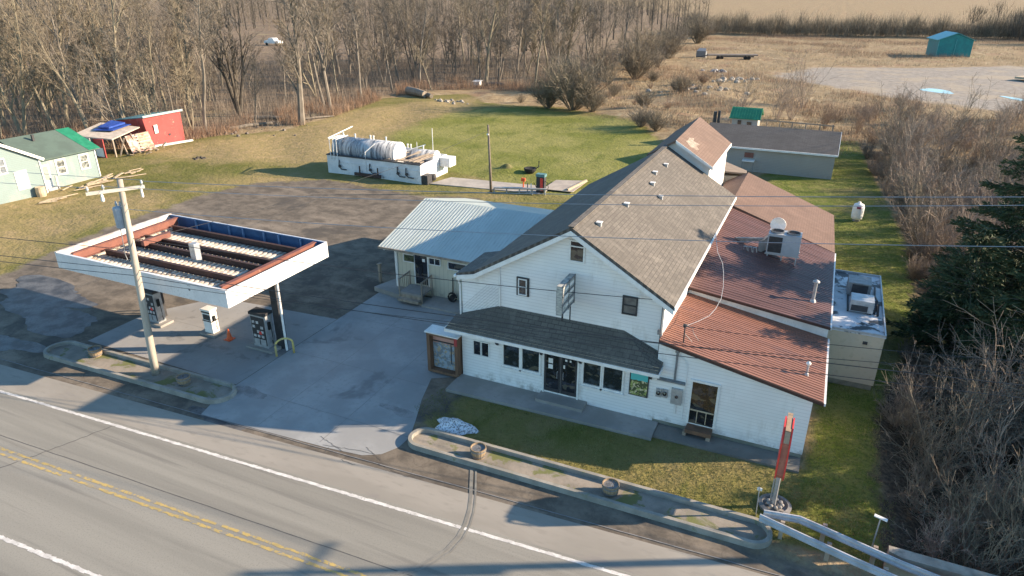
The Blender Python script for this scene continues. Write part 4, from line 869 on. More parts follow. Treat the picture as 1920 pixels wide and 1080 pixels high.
# ---------------- red pole sign ----------------
ps = thing('pole_sign', 'bright red octagonal roadside pole sign seen edge-on beside the store', 'sign', (15.25, -3.35, 0))
def octo(x, hw, z0, z1, ch, d, mi=0):
    pts = [(x, -hw+ch, z0), (x, hw-ch, z0), (x, hw, z0+ch), (x, hw, z1-ch), (x, hw-ch, z1), (x, -hw+ch, z1), (x, -hw, z1-ch), (x, -hw, z0+ch)]
    return [(a, b_-3.35, c2) for a, b_, c2 in pts], (d, 0, 0)
b = MB(); b.prism(*octo(15.04, .75, 1.58, 3.74, .42, .22)); b.build('sign_box', M('sunfaded_beige', (.42, .17, .11), (.32, .11, .08), 2, .6), ps); b = MB(); b.prism([(15.06, -2.68, 3.75), (15.24, -2.68, 3.75), (15.24, -3.9, 3.75), (15.06, -3.9, 3.75)], (0, 0, .03)); b.prism([(15.06, -3.92, 3.75), (15.24, -3.92, 3.75), (15.24, -4.14, 3.4), (15.06, -4.14, 3.4)], (0, -.02, .02)); b.build('top_cap', M('cap_beige', (.40, .28, .18), (.33, .22, .14), 2, .7), ps)
for x in (14.99, 15.26):
    b = MB(); b.prism(*octo(x, .80, 1.53, 3.80, .44, .05)); b.build('sign_face', redb, ps)
b = MB(); b.tube((15.15, -3.35, 0), (15.15, -3.35, 1.6), .085, n=10); b.tube((15.02, -3.35, .1), (15.02, -3.35, 1.5), .03, n=6); b.build('pole', galv, ps)
b = MB(); b.lathe((15.2, -3.35, .0), [(.58, 0), (.60, .12), (.46, .16), (.42, .06), (.001, .05)], 22); b.build('planter_ring', M('dark_ring', (.13, .13, .13), (.2, .2, .2), 4, .8), ps)
b = MB()
for k in range(9): a = k*.7; b.lathe((15.2+.25*math.cos(a), -3.35+.25*math.sin(a), .12), [(.07, 0), (.08, .06), (.001, .1)], 6)
b.build('stone', walk, ps)
# delineator posts
def postd(x, y, h, lab, lean, head):
    r_ = thing('marker_post', lab, 'post', (x, y, 0)); b = MB(); b.bar((x, y, -.1), (x+lean, y, h), .07, .035); b.build('post', galv, r_)
    b = MB()
    if head: b.bar((x+lean-.2, y, h+.03), (x+lean+.2, y-.08, h), .12, .04)
    else: b.box(x+lean-.07, y-.03, h-.12, x+lean+.1, y, h)
    b.build('head', trimw, r_)
postd(14.62, -4.15, 1.3, 'thin metal marker post at the rounded end of the long kerb island', -.05, False)
postd(18.45, -4.35, 1.55, 'metal marker post with a short flat white crosshead behind the guardrail', .02, True)
# guardrails and parapet
def wbeam(pts, label, z=.62, offp=.18):
    r_ = thing('guardrail', label, 'guardrail', pts[0]+(0,)); b = MB(); prof = [(0, .16), (-.055, .11), (-.055, .06), (0, .015), (0, -.015), (-.055, -.06), (-.055, -.11), (0, -.16)]
    P = [Vector((*p, z)) for p in pts]; k = len(P); rings = []
    for i, p in enumerate(P):
        d = (P[min(i+1, k-1)]-P[max(i-1, 0)]).normalized(); nn = Vector((d.y, -d.x, 0))
        rings.append([p+nn*(-a)+Vector((0, 0, c2)) for a, c2 in prof]+[p+nn*(-a-.035)+Vector((0, 0, c2)) for a, c2 in reversed(prof)])
    m_ = len(rings[0])
    for rg in rings: b.v += [tuple(q) for q in rg]
    for i in range(k-1):
        for j in range(m_): b.f.append((i*m_+j, i*m_+(j+1) % m_, (i+1)*m_+(j+1) % m_, (i+1)*m_+j)); b.m.append(0)
    for i in range(k-1): b.bar(P[i]+Vector((0, 0, .165)), P[i+1]+Vector((0, 0, .165)), .05, .015)
    b.build('rail', M('rail_galv%d' % len(ORG), (.50, .52, .55), (.38, .40, .42), 2, .5, metal=.2, c3=(.16, .13, .11), s3=1.5, t3=.66), r_)
    L_ = 0
    for i in range(k-1):
        p, q = P[i], P[i+1]; d = (q-p).normalized(); nn = Vector((-d.y, d.x, 0)); n_ = max(1, int((q-p).length/1.9))
        for s_ in range(n_):
            c2 = p.lerp(q, (s_+.5)/n_)+nn*offp; b = MB(); b.bar((c2.x, c2.y, -.2), (c2.x, c2.y, z+.14), .11, .14); b.build('post', woodg, r_)
wbeam([(14.75, -4.95), (16.2, -5.35), (17.8, -5.78), (19.6, -6.2), (22, -6.6), (27, -7.2)], 'silver guardrail nearer the road, curving in from the kerb island')
wbeam([(14.85, -4.8), (16.05, -4.6), (17.6, -5.0), (19.2, -5.42), (22, -5.95), (27, -6.6)], 'silver guardrail farther from the road, starting beside the red sign', z=.72)
b = MB(); b.prism([(18.85, -5.0, -1.8), (19.2, -5.15, -1.8), (34, -5.2, -1.8), (34, -4.75, -1.8), (18.85, -4.72, -1.8)], (0, 0, 2.6)); tag(b.build('bridge_parapet', M('old_parapet', (.40, .36, .29), (.28, .25, .2), 1.5, .9, c3=(.2, .18, .14), s3=1, t3=.58, bs=.4)), 'weathered low concrete bridge parapet behind the guardrails at the lower right corner', 'parapet')
# ---------------- tank farm ----------------
tf = thing('fuel_tank_dike', 'white walled dike holding two old white horizontal fuel tanks at the lawn edge', 'tank', (-26.5, 32.5, 0))
dk = M('dike_white', (.74, .75, .76), (.62, .63, .64), .8, .6, c3=(.30, .28, .27), s3=1.1, t3=.63)
b = MB(); b.box(-32.2, 30.2, 0, -20.9, 30.4, 1.9); b.box(-32.2, 35.3, 0, -20.9, 35.5, 1.9); b.box(-32.2, 30.4, 0, -32.0, 35.3, 1.9); b.box(-21.1, 30.4, 0, -20.9, 35.3, 1.9); b.box(-32.2, 30.16, 1.3, -20.9, 30.2, 1.34); b.build('dike_wall', dk, tf); b = MB(); b.box(-32.25, 30.12, 1.9, -20.85, 30.42, 1.99); b.box(-32.25, 30.42, 1.9, -31.95, 35.5, 1.99); b.build('coping', dark, tf)
b = MB(); b.box(-32, 30.4, .9, -21.1, 35.3, 1.0); b.build('dike_floor', M('dike_floor', (.12, .1, .09), (.2, .17, .14), 3, .9), tf)
tankm = M('streaked_tank', (.46, .48, .50), (.24, .26, .29), 1.6, .55, (2, .6, .25), lo=.42, hi=.55, c3=(.10, .11, .13), s3=1.4, t3=.53)
def tank(x0, x1, y, z, r_):
    b = MB(); b.lathe((x0, y, z), [(.001, -.1), (r_*.6, -.08), (r_, 0), (r_, x1-x0), ], 24, ax='x'); t_ = b.build('tank', tankm, tf, True)
    b = MB(); b.lathe((x1, y, z), [(r_*1.01, -.04), (r_*1.01, .03), (r_*.9, .07), (.001, .1)], 24, ax='x'); b.build('tank_end', dk, t_)
    b = MB()
    for q in (.15, .4, .65, .88): xx = x0+(x1-x0)*q; b.lathe((xx, y, z), [(r_+.02, 0), (r_+.02, .06)], 24, ax='x')
    b.build('strap', steel, t_)
    for q in (.1, .3, .55, .6, .8):
        xx = x0+(x1-x0)*q; b = MB(); b.tube((xx, y, z+r_-.05), (xx, y, z+r_+.3), .07); b.lathe((xx, y, z+r_+.3), [(.1, 0), (.1, .1), (.001, .13)], 8); b.build('fitting', trimw, t_)
tank(-32.0, -24.4, 32.0, 2.35, 1.18); tank(-29, -21.4, 34.2, 1.7, .8)
b = MB()
for k in range(3): b.path([(-31.6+k*.42, 30.1, 1.5), (-31.6+k*.42, 30.1, 3.6), (-31.5+k*.42, 32, 3.7)], .05, 6)
b.path([(-31.8, 30.2, 3.65), (-31.2, 33.6, 4.3)], .06); b.path([(-22.2, 34.9, 1.9), (-22.2, 34.9, 4.6)], .035); b.path([(-24.2, 35, 1.9), (-24.2, 35, 3.0)], .03); b.path([(-24.9, 33.2, 2.2), (-22.9, 34.6, 2.9)], .05)
b.path([(-26.6, 31, 3.4), (-27.3, 30.15, 2.6), (-27.3, 30.1, .6)], .05); b.build('vent_pipe', trimw, tf)
b = MB()
for x in (-28.3, -27.9): b.bar((x, 30.0, .1), (x, 31.2, 3.0), .06, .06)
for k in range(8): b.bar((-28.3, 30.05+k*.13, .3+k*.33), (-27.9, 30.05+k*.13, .3+k*.33), .04, .04)
b.build('ladder', galv, tf)
b = MB(); b.box(-25.6, 30.9, 1.9, -21.3, 31.6, 1.98)
for k in range(16): x = -25+random.uniform(0, 3.6); b.bar((x, 30.5, 2.02+random.uniform(0, .1)), (x+random.uniform(.2, 1.2), 33.4+random.uniform(0, 1), 2.1+random.uniform(0, .3)), .06, .05)
b.build('walkway_board', woodg, tf)
for x in (-30.6, -23.5, -26.8, -22.5):
    b = MB(); b.path([(x, 30.12, 1.5), (x, 30.0, .9), (x+.3, 30.0, .6), (x+.9, 30.0, .6)], .06, 6); b.lathe((x+.1, 30.0, .9), [(.16, -.05), (.16, .05)], 10, ax='y'); b.build('valve', dark, tf)
b = MB(); b.box(-28.6, 29.8, .2, -25.4, 29.95, .5); b.box(-28.0, 29.85, .5, -27.9, 29.95, 1.2); b.box(-25.8, 29.85, .5, -25.7, 29.95, 1.2); b.build('rack', darkbrown, tf)
b = MB(); b.box(-20.85, 33.9, 1.0, -19.7, 35.2, 1.9); tag(b.build('control_box', trimw), 'cream box cabinet on the right side of the tank dike', 'cabinet')
b = MB(); b.box(-20.85, 30.3, 0, -20.2, 31.3, .9); b.lathe((-20.3, 31.5, .5), [(.3, -.3), (.35, 0), (.3, .3)], 12); tag(b.build('pump_motor', dark), 'dark pump machinery at the right front foot of the tank dike', 'machine')
b = MB(); b.prism([(-20.2, 30.6, .02), (-9.0, 31.8, .02), (-8.4, 34.5, .02), (-19.4, 33.6, .02)], (0, 0, .08)); struct('loading_pad', b, M('pad', (.42, .38, .33), (.33, .30, .26), .8, .9))
b = MB(); b.prism([(-9.2, 33.2, .12), (-6.2, 33.4, .12), (-6.2, 37.8, .12), (-9.2, 36.8, .12)], (0, 0, .05)); struct('rear_pad', b, M('rear_slab', (.42, .37, .31), (.33, .29, .25), .8, .9))
b = MB(); b.bar((-6.8, 33.6, .25), (-6.3, 37.6, .25), .2, .16); tag(b.build('timber', palew), 'pale timber lying along the rear pad', 'timber')
b = MB(); b.bar((-13, 30.4, .55), (-8.3, 31.9, .55), .25, .14); [b.bar((-13+k*1.15, 30.4+k*.37, 0), (-13+k*1.15, 30.4+k*.37, .5), .1, .1) for k in range(5)]; tag(b.build('pipe_rail', galv), 'low grey pipe rail on stubby posts behind the garage wing', 'rail')
rd = thing('old_dispenser', 'old red-sided fuel dispenser with teal top behind the garage wing', 'fuel pump', (-9.0, 32.4, 0))
b = MB(); b.box(-9.4, 32.1, .1, -8.6, 32.6, 1.6); b.build('cabinet', dark, rd); b = MB(); b.box(-9.0, 32.06, .3, -8.72, 32.1, 1.5); b.build('red_panel', redb, rd); b = MB(); b.box(-9.45, 32.05, 1.6, -8.55, 32.65, 1.85); b.build('top', M('teal_top', (.12, .28, .28), (.1, .2, .2), 3, .5), rd); b = MB(); b.path([(-8.6, 32.3, 1.2), (-8.3, 32.2, 1.1), (-8.2, 32.2, .6), (-8.5, 32.2, .4)], .03); b.path([(-9.4, 32.3, .4), (-9.7, 32.2, 1.0)], .03); b.build('hose', black, rd)
for i, (x, y) in enumerate(((-10.2, 31.9), (-9.8, 31.8))):
    b = MB(); b.tube((x, y, 0), (x, y, .95), .05); tag(b.build('bollard', (steel, whitep)[i]), ('thin dark bollard left of the old red dispenser', 'thin white bollard just left of the old red dispenser')[i], 'bollard')
b = MB(); b.tube((-11.2, 33.2, 0), (-11.2, 33.2, .7), .07); b.box(-11.4, 33.1, .7, -11.0, 33.3, 1.0); tag(b.build('standpipe', orange), 'small orange standpipe on the lawn behind the garage wing', 'standpipe')
k_ = thing('fire_kettle', 'round black kettle grill lying on the lawn mound', 'grill', (-13.0, 38.3, 0))
b = MB(); b.lathe((-12.8, 38.6, .0), [(.3, 0), (.62, .35), (.66, .6), (.6, .62), (.3, .5), (.001, .45)], 16); b.build('bowl', black, k_); b = MB(); b.path([(-12.3, 38.6, .5), (-11.9, 38.7, .8), (-11.85, 38.7, 1.4)], .06); b.build('arm', dark, k_)
b = MB()
for j in range(6):
    q = j/5
    for i in range(18): a = 2*math.pi*i/18; b.v.append((-15.6+1.1*(1-q)*math.cos(a)+random.uniform(-.05, .05), 38.9+.9*(1-q)*math.sin(a), .75*math.sin(q*1.57)-.05))
for j in range(5):
    for i in range(18): b.f.append((j*18+i, j*18+(i+1) % 18, (j+1)*18+(i+1) % 18, (j+1)*18+i)); b.m.append(0)
tag(b.build('grass_mound', M('mossy', (.12, .12, .04), (.22, .19, .08), 2, 1, bs=.5)), 'small grassy mound left of the black kettle grill', 'mound')
pt = thing('propane_tank', 'small white propane cylinder standing in the grass strip right of the store', 'propane tank', (18.1, 35.4, 0))
b = MB(); b.lathe((18.1, 35.6, .12), [(.25, 0), (.42, .1), (.45, .3), (.45, 1.05), (.38, 1.3), (.2, 1.38), (.12, 1.39), (.12, 1.5), (.001, 1.5)], 18); b.build('body', trimw, pt, True); b = MB(); b.lathe((18.1, 35.6, 0), [(.3, 0), (.3, .14)], 14); b.build('foot_ring', steel, pt)
b = MB(); b.box(17.95, 35.1, 1.15, 18.25, 35.2, 1.3); b.build('label', M('dark_red_label', (.25, .03, .08), (.2, .02, .06), 3, .5), pt)
# ---------------- back building with fence ----------------
bk = thing('rear_building', 'long low grey-tan building with dark shingle roof behind the store', 'building', (9, 51, 0))
b = MB(); b.box(2.9, 49, 0, 15.85, 49.2, 2.55); b.box(15.65, 49.2, 0, 15.85, 57.6, 2.5); b.box(2.9, 57.4, 0, 15.65, 57.6, 2.5); b.prism([(15.66, 49.2, 2.5), (15.66, 57.5, 2.5), (15.66, 53.3, 3.9)], (.18, 0, 0)); b.build('wall', greyw, bk)
b = MB(); b.prism([(2.7, 48.7, 2.55), (16.05, 48.7, 2.55), (16.05, 53.3, 4.05), (2.7, 53.3, 4.05)], (0, 0, -.1)); b.prism([(2.7, 53.3, 4.05), (16.05, 53.3, 4.05), (16.05, 57.9, 2.55), (2.7, 57.9, 2.55)], (0, 0, -.1)); ro = b.build('roof', rdark, bk)
b = MB(); b.box(2.7, 48.62, 2.38, 16.05, 48.7, 2.56); b.prism([(16.05, 48.7, 2.4), (16.05, 53.3, 3.9), (16.05, 53.3, 4.06), (16.05, 48.7, 2.56)], (.04, 0, 0)); b.build('fascia', trimw, ro)
hvb = thing('lean_to_hood', 'small white hood on two posts over a dark opening in the rear building wall', 'canopy', (7.7, 48.8, 0))
b = MB(); b.box(7.1, 48.2, 1.2, 8.3, 48.98, 1.3); b.build('hood', trimw, hvb); b = MB(); b.box(7.2, 48.9, 1.5, 8.1, 48.99, 2.0); b.build('opening', brownm, hvb); b = MB(); b.bar((7.15, 48.25, 0), (7.15, 48.25, 1.2), .06, .06); b.bar((8.25, 48.25, 0), (8.25, 48.25, 1.2), .06, .06); b.build('post', steel, hvb)
gs = thing('green_roof_shed', 'small grey shed with green ribbed metal roof just behind the long rear building', 'shed', (5.4, 63.5, 0))
b = MB(); b.box(3.9, 62, 0, 6.9, 65, 3.4); b.prism([(3.9, 62, 3.4), (3.9, 65, 3.4), (3.9, 63.5, 4.2)], (.1, 0, 0)); b.prism([(6.8, 62, 3.4), (6.8, 65, 3.4), (6.8, 63.5, 4.2)], (.1, 0, 0)); b.build('wall', siding('shed_grey', (.42, .41, .38), .18), gs)
b = MB(); b.prism([(3.6, 61.6, 3.3), (7.2, 61.6, 3.3), (7.2, 63.5, 4.35), (3.6, 63.5, 4.35)], (0, 0, -.08)); b.prism([(3.6, 65.4, 3.3), (7.2, 65.4, 3.3), (7.2, 63.5, 4.35), (3.6, 63.5, 4.35)], (0, 0, -.08)); b.ribs((3.65, 61.6, 3.3), (7.15, 61.6, 3.3), (3.65, 63.45, 4.35), (7.15, 63.45, 4.35), 11, .06, .05); b.build('roof', mgreen, gs)
b = MB(); b.box(4.6, 61.9, 2.4, 5.0, 62, 3.0); b.box(5.7, 61.9, 2.5, 6.2, 62, 2.9); [m_.build('window', pane2, gs) for m_ in b.parts()]
fn = thing('rail_fence', 'weathered open rail fence with sagging boards behind the rear building', 'fence', (11, 63, 0))
for i in range(6): x = 7.8+i*1.5; b = MB(); b.bar((x, 63.5, 0), (x+random.uniform(-.1, .1), 63.5, 3.0), .14, .14); b.build('post', woodg, fn)
for z in (3.0, 1.9, 1.2): b = MB(); b.bar((7.7, 63.4, z), (15.4, 63.5, z-.15), .06, .14); b.build('rail', woodg, fn)
b = MB(); b.bar((15.4, 61.5, 2.2), (14.4, 62.5, .3), .1, .12); b.bar((15.0, 61.5, 2.4), (16, 63, .2), .08, .1); b.build('brace', woodg, fn)
jk = MB()
for k in range(14): x = 8+random.uniform(0, 7); jk.bar((x, 60+random.uniform(0, 2), .2), (x+random.uniform(-1, 1), 61+random.uniform(0, 2), .5+random.uniform(0, 2)), random.uniform(.05, .3), random.uniform(.05, .4))
tag(jk.build('scrap_pile', woodg), 'heap of scrap boards along the open rail fence', 'scrap')
b = MB(); b.tube((2.0, 61, 0), (2.0, 61, 4.0), .2); b.box(2.3, 61, 0, 2.6, 61.3, 4.1); tag(b.build('chimney_stub', [dark]), 'short dark stub chimney left of the green roofed shed', 'chimney')
# ---------------- green house at the left ----------------
hs = thing('green_house', 'pale green cottage with green metal roof and white window trim at the left edge', 'house', (-55, 14, 0))
b = MB(); b.box(-52.55, 12.8, 0, -52.4, 19.1, 3.05); b.box(-60, 12.8, 0, -59.85, 19.1, 3.05); b.box(-59.85, 18.95, 0, -52.55, 19.1, 3.05); b.prism([(-60, 18.95, 3.0), (-52.4, 18.95, 3.0), (-56.2, 18.95, 4.5)], (0, .15, 0)); b.build('wall', palegreen, hs)
b = MB(); b.prism([(-51.35, 5, 0), (-51.35, 12.9, 0), (-51.35, 12.9, 3.4), (-51.35, 8.9, 5.7), (-51.35, 5, 3.4)], (-.15, 0, 0)); b.box(-60, 5, 0, -51.5, 5.15, 3.4); b.box(-60, 12.75, 0, -51.5, 12.9, 3.4); b.build('wing_wall', palegreen, hs)
b = MB(); b.prism([(-52.0, 12.6, 2.95), (-52.0, 19.5, 2.95), (-56.2, 19.5, 4.65), (-56.2, 12.6, 4.65)], (0, 0, -.08), 0); b.prism([(-60.4, 12.6, 2.95), (-60.4, 19.5, 2.95), (-56.2, 19.5, 4.65), (-56.2, 12.6, 4.65)], (0, 0, -.08), 0)
r_ = b.build('roof', mgreyroof, hs); b = MB(); b.prism([(-51.98, 18.3, 2.965), (-51.98, 19.52, 2.965), (-56.2, 19.52, 4.672), (-56.2, 18.1, 4.672)], (0, 0, -.012)); b.build('roof_patch', mgreen, r_)
b = MB(); b.prism([(-51.1, 13.2, 3.25), (-51.1, 8.9, 5.8), (-60, 8.9, 5.8), (-60, 13.2, 3.25)], (0, 0, -.08)); b.prism([(-51.1, 4.6, 3.25), (-51.1, 8.9, 5.8), (-60, 8.9, 5.8), (-60, 4.6, 3.25)], (0, 0, -.08)); b.build('wing_roof', mgreyroof, hs)
b = MB(); b.bar((-51.08, 13.2, 3.2), (-51.08, 8.9, 5.75), .06, .24); b.bar((-52.38, 12.95, .1), (-52.38, 12.95, 3), .1, .1); b.bar((-52.38, 19.06, .1), (-52.38, 19.06, 3), .1, .1); b.bar((-51.33, 12.85, .1), (-51.33, 12.85, 3.3), .12, .12); b.build('trim', trimw, hs)
b = MB(); b.box(-55.2, 15.0, 4.2, -55.0, 15.2, 4.8); b.build('roof_vent', dark, hs)
for y in (15.0, 17.4): win(hs, (-52.4, y, 1.25), (0, 1, 0), (1, 0, 0), .75, 1.25, fw=.14, hb=1, vb=0, pm=M('pale_curtain_glass%d' % int(y), (.30, .32, .30), (.06, .07, .07), 3, .3))
win(hs, (-51.35, 8.9, 2.7), (0, 1, 0), (1, 0, 0), .95, 1.2, fw=.1, vb=1, hb=1, pm=M('grey_glass', (.22, .25, .27), (.15, .17, .19), 3, .3))
b = MB(); b.box(-51.35, 10.4, .9, -51.3, 11.5, 2.6); b.build('boarded_panel', trimw, hs)
b = MB(); b.box(-52.4, 13.2, .1, -52.34, 14.2, 2.4); do = b.build('door', trimw, hs); b = MB(); b.box(-52.34, 13.35, .9, -52.32, 14.05, 2.25); b.build('pane', M('greyish', (.32, .35, .32), (.26, .29, .27), 3, .4), do)
b = MB(); b.box(-51.9, 13.1, 0, -51.8, 13.3, 1.3); b.box(-51.9, 14.2, 0, -51.8, 14.4, 1.3); b.box(-52.3, 13.2, 0, -51.8, 14.3, .25); b.build('stoop', galv, hs)
b = MB(); b.lathe((-50.9, 12.0, 0), [(.38, 0), (.42, .4), (.38, .9), (.001, .88)], 14); tag(b.build('rain_barrel', palew), 'tan barrel standing at the corner of the green cottage', 'barrel')
# ---------------- red shed and collapsed shack ----------------
rs = thing('red_shed', 'tall tilted bright red shed with teal roof edge at the wood margin', 'shed', (-62, 33, 0))
b = MB(); b.prism([(-59.7, 31.3, 0), (-58.7, 35.4, 0), (-58.9, 35.6, 3.7), (-60.0, 31.0, 3.55)], (-.15, 0, 0)); b.prism([(-59.8, 31.3, 0), (-60.05, 31.0, 3.5), (-66, 32.0, 2.6), (-66, 32.2, 0)], (0, .12, 0)); b.prism([(-58.8, 35.4, 0), (-59.0, 35.6, 3.6), (-65.5, 37, 2.7), (-65.5, 37, 0)], (0, -.12, 0)); b.build('wall', redp, rs)
b = MB(); b.prism([(-59.8, 30.9, 3.62), (-58.7, 35.8, 3.82), (-65.8, 37.2, 2.8), (-66.4, 31.8, 2.7)], (0, 0, -.1)); b.build('roof', M('teal_felt', (.10, .26, .30), (.14, .30, .34), 1, .7), rs)
b = MB(); b.bar((-59.72, 30.9, 3.62), (-58.65, 35.8, 3.82), .06, .24); b.build('fascia', M('pale_teal', (.35, .48, .48), (.4, .5, .5), 2, .6), rs)
b = MB(); b.box(-59.55, 32.0, 1.5, -59.52, 32.5, 2.5); b.build('vent', whitep, rs); b = MB(); b.bar((-59.4, 31.2, .1), (-58.0, 35.9, .1), .4, .2); b.build('skirt', trimw, rs); b = MB(); b.box(-59.25, 33.6, 1.0, -59.15, 33.9, 1.25); b.build('hole', dark, rs)
sk_ = thing('collapsed_shack', 'collapsing open shack with sagging pale roof between cottage and red shed', 'shack', (-60, 27.5, 0))
b = MB(); b.prism([(-63.4, 24.2, 2.4), (-58.6, 25.6, 2.1), (-60.2, 30.6, 2.5), (-65.0, 29.2, 2.9)], (0, 0, -.12)); rfk = b.build('roof', M('bleached_board', (.55, .48, .40), (.42, .36, .3), 2, .8), sk_)
b = MB(); b.box(-63.2, 24.6, 0, -63.0, 25.9, 2.35); b.box(-63.0, 24.6, 0, -61.0, 24.7, 2.2); b.build('wall', M('grey_plank', (.36, .37, .34), (.28, .28, .26), 2, .9), sk_)
b = MB(); b.box(-61.0, 25.0, 0, -59.4, 25.1, 2.1); b.build('red_wall', redp, sk_); b = MB(); b.box(-61.0, 24.94, .1, -59.6, 24.99, 1.1); b.build('white_panel', trimw, sk_)
for p, q in (((-58.8, 25.8, 0), (-58.8, 25.8, 2.1)), ((-58.7, 27.2, 0), (-59.2, 27.0, 2.2)), ((-58.5, 28.6, 0), (-59.0, 28.3, 2.2)), ((-58.9, 26.4, 0), (-58.3, 26.9, 2.0))): b = MB(); b.bar(p, q, .14, .14); b.build('post', woodg, sk_)
b = MB(); b.prism([(-58.2, 27.5, .1), (-58.0, 30.4, .1), (-58.9, 30.6, 2.1), (-59.1, 27.6, 2.0)], (-.06, 0, 0)); wl_ = b.build('leaning_wall', M('red_grey_board', (.36, .19, .15), (.50, .45, .4), 2.5, .9), sk_)
b = MB(); [b.bar((-58.1-k*.15, 28.8, .4+k*.32), (-58.0-k*.15, 30.4, .42+k*.32), .12, .12) for k in range(6)]; b.build('slat', palew, wl_)
tb = MB()
tb.prism([(-62.6, 26.4, 2.62), (-60.6, 27.4, 2.55), (-61.2, 30.3, 2.75), (-63.8, 29.5, 2.95)], (0, 0, .05)); tb.prism([(-62.4, 27.0, 2.8), (-61.2, 27.4, 2.75), (-61.5, 29.8, 2.9), (-63.2, 29.3, 3.1)], (0, 0, .18))
tag(tb.build('tarp', bluetarp), 'crumpled blue tarp draped on the sagging shack roof', 'tarp')
b = MB()
for k in range(16): p = Vector((-57.2+random.uniform(-.6, .8), 26.6+random.uniform(0, 4), .1+random.uniform(0, .5))); b.bar(p, p+Vector((random.uniform(-1, 1), random.uniform(-1, 1), random.uniform(-.1, .4))), random.uniform(.08, .3), .06)
tag(b.build('debris_pile', woodg), 'low heap of broken boards at the foot of the collapsed shack', 'debris', kind='stuff')
for i, (c0, n_, sp, lab) in enumerate((((-50.6, 19.5), 16, 2.2, 'scattered pale boards by the right end of the green cottage'), ((-50.2, 15.5), 14, 1.6, 'scattered pale boards along the front of the green cottage'), ((-48.5, 11), 7, 1.0, 'few loose boards before the green cottage barrel'))):
    b = MB()
    for k in range(n_):
        p = Vector((c0[0]+random.uniform(-.8, 1)*sp*.6, c0[1]+random.uniform(-1, 1)*sp, .06+random.uniform(0, .12))); a = random.uniform(.7, 2.2); l_ = random.uniform(.6, 2.0)
        b.bar(p, p+Vector((math.cos(a)*l_, math.sin(a)*l_, random.uniform(-.03, .1))), random.uniform(.1, .25), .05)
    tag(b.build('lumber_pile', palew), lab, 'lumber')
def rock_pile(c0, n_, sp, rmax, m, name, lab, cat):
    b = MB()
    for k in range(n_):
        x, y = c0[0]+random.gauss(0, sp[0]), c0[1]+random.gauss(0, sp[1]); r0 = random.uniform(.3, 1)*rmax; z = gtop(x, y)
        k0 = len(b.v); nn_ = 7
        for j in range(4):
            q = j/3
            for i in range(nn_): a = 2*math.pi*i/nn_; rr = r0*math.cos(q*1.3)*random.uniform(.75, 1.15); b.v.append((x+rr*math.cos(a), y+rr*math.sin(a)*.8, z-.03+r0*.8*math.sin(q*1.5)))
        for j in range(3):
            for i in range(nn_): b.f.append((k0+j*nn_+i, k0+j*nn_+(i+1) % nn_, k0+(j+1)*nn_+(i+1) % nn_, k0+(j+1)*nn_+i)); b.m.append(0)
        b.f.append(tuple(k0+3*nn_+i for i in range(nn_))); b.m.append(0)
    tag(b.build(name, m), lab, cat, kind='stuff')
rockm = M('pale_rubble', (.42, .38, .32), (.26, .23, .19), 2, .95, bs=.4)
rock_pile((-44.5, 77), 26, (1.6, .8), .45, rockm, 'rubble_heap', 'grey stone rubble heap on the lawn right of the white log', 'rubble')
rock_pile((-50, 29.5), 8, (.5, .3), .35, M('charred', (.05, .045, .04), (.12, .1, .08), 2, 1), 'fire_pit', 'small charred fire ring on the left lawn', 'fire pit')
rock_pile((-9, 104), 45, (4, 3), .7, rockm, 'rubble_heap', 'long heap of pale broken rubble in the dry field above the lawn corner', 'rubble')
rock_pile((-4.5, 126), 30, (2, 3), .8, rockm, 'rubble_heap', 'farther heap of pale rubble beside the bushes', 'rubble')
rock_pile((-57, 46), 26, (3, 4), .4, M('ash', (.22, .19, .16), (.10, .09, .08), 2, 1), 'burn_heap', 'ash-grey heap of brush and rubble along the wood edge right of the red shed', 'rubble')
def log(p, q, r0, lab, m=None):
    p = Vector((p[0], p[1], gtop(*p)+r0*.8)); q = Vector((q[0], q[1], gtop(*q)+r0*.8)); b = MB(); b.path([p, p.lerp(q, .5)+Vector((0, 0, .1)), q], r0, 9, r1=r0*.75); tag(b.build('fallen_log', m or barkg), lab, 'log')
log((-55, 81.5), (-50, 79), .75, 'thick pale fallen log at the edge of the lawn and woods', woodg); log((-52.5, 81), (-48.6, 78.8), .5, 'shorter log beside the thick pale fallen log')
log((-62, 50), (-57.5, 52), .3, 'fallen log under the wood edge left of the big lone tree'); log((-59, 43), (-57, 49), .25, 'thin fallen trunk near the ash heap'); log((-55, 52), (-52.5, 57), .15, 'slim branch lying behind the big lone tree')
b = MB(); b.box(-49.6, 96.5, .1, -48.4, 97.6, .8, 0); b.prism([(-49.8, 96.3, .8), (-48.2, 96.3, .8), (-48.2, 97.7, .95), (-49.8, 97.7, .95)], (0, 0, .06)); tag(b.build('white_crate', whitep), 'small white box half hidden at the foot of the woods', 'box')
log((-47.5, 98.5), (-43.5, 98.0), .45, 'grey fallen log right of the small white box')
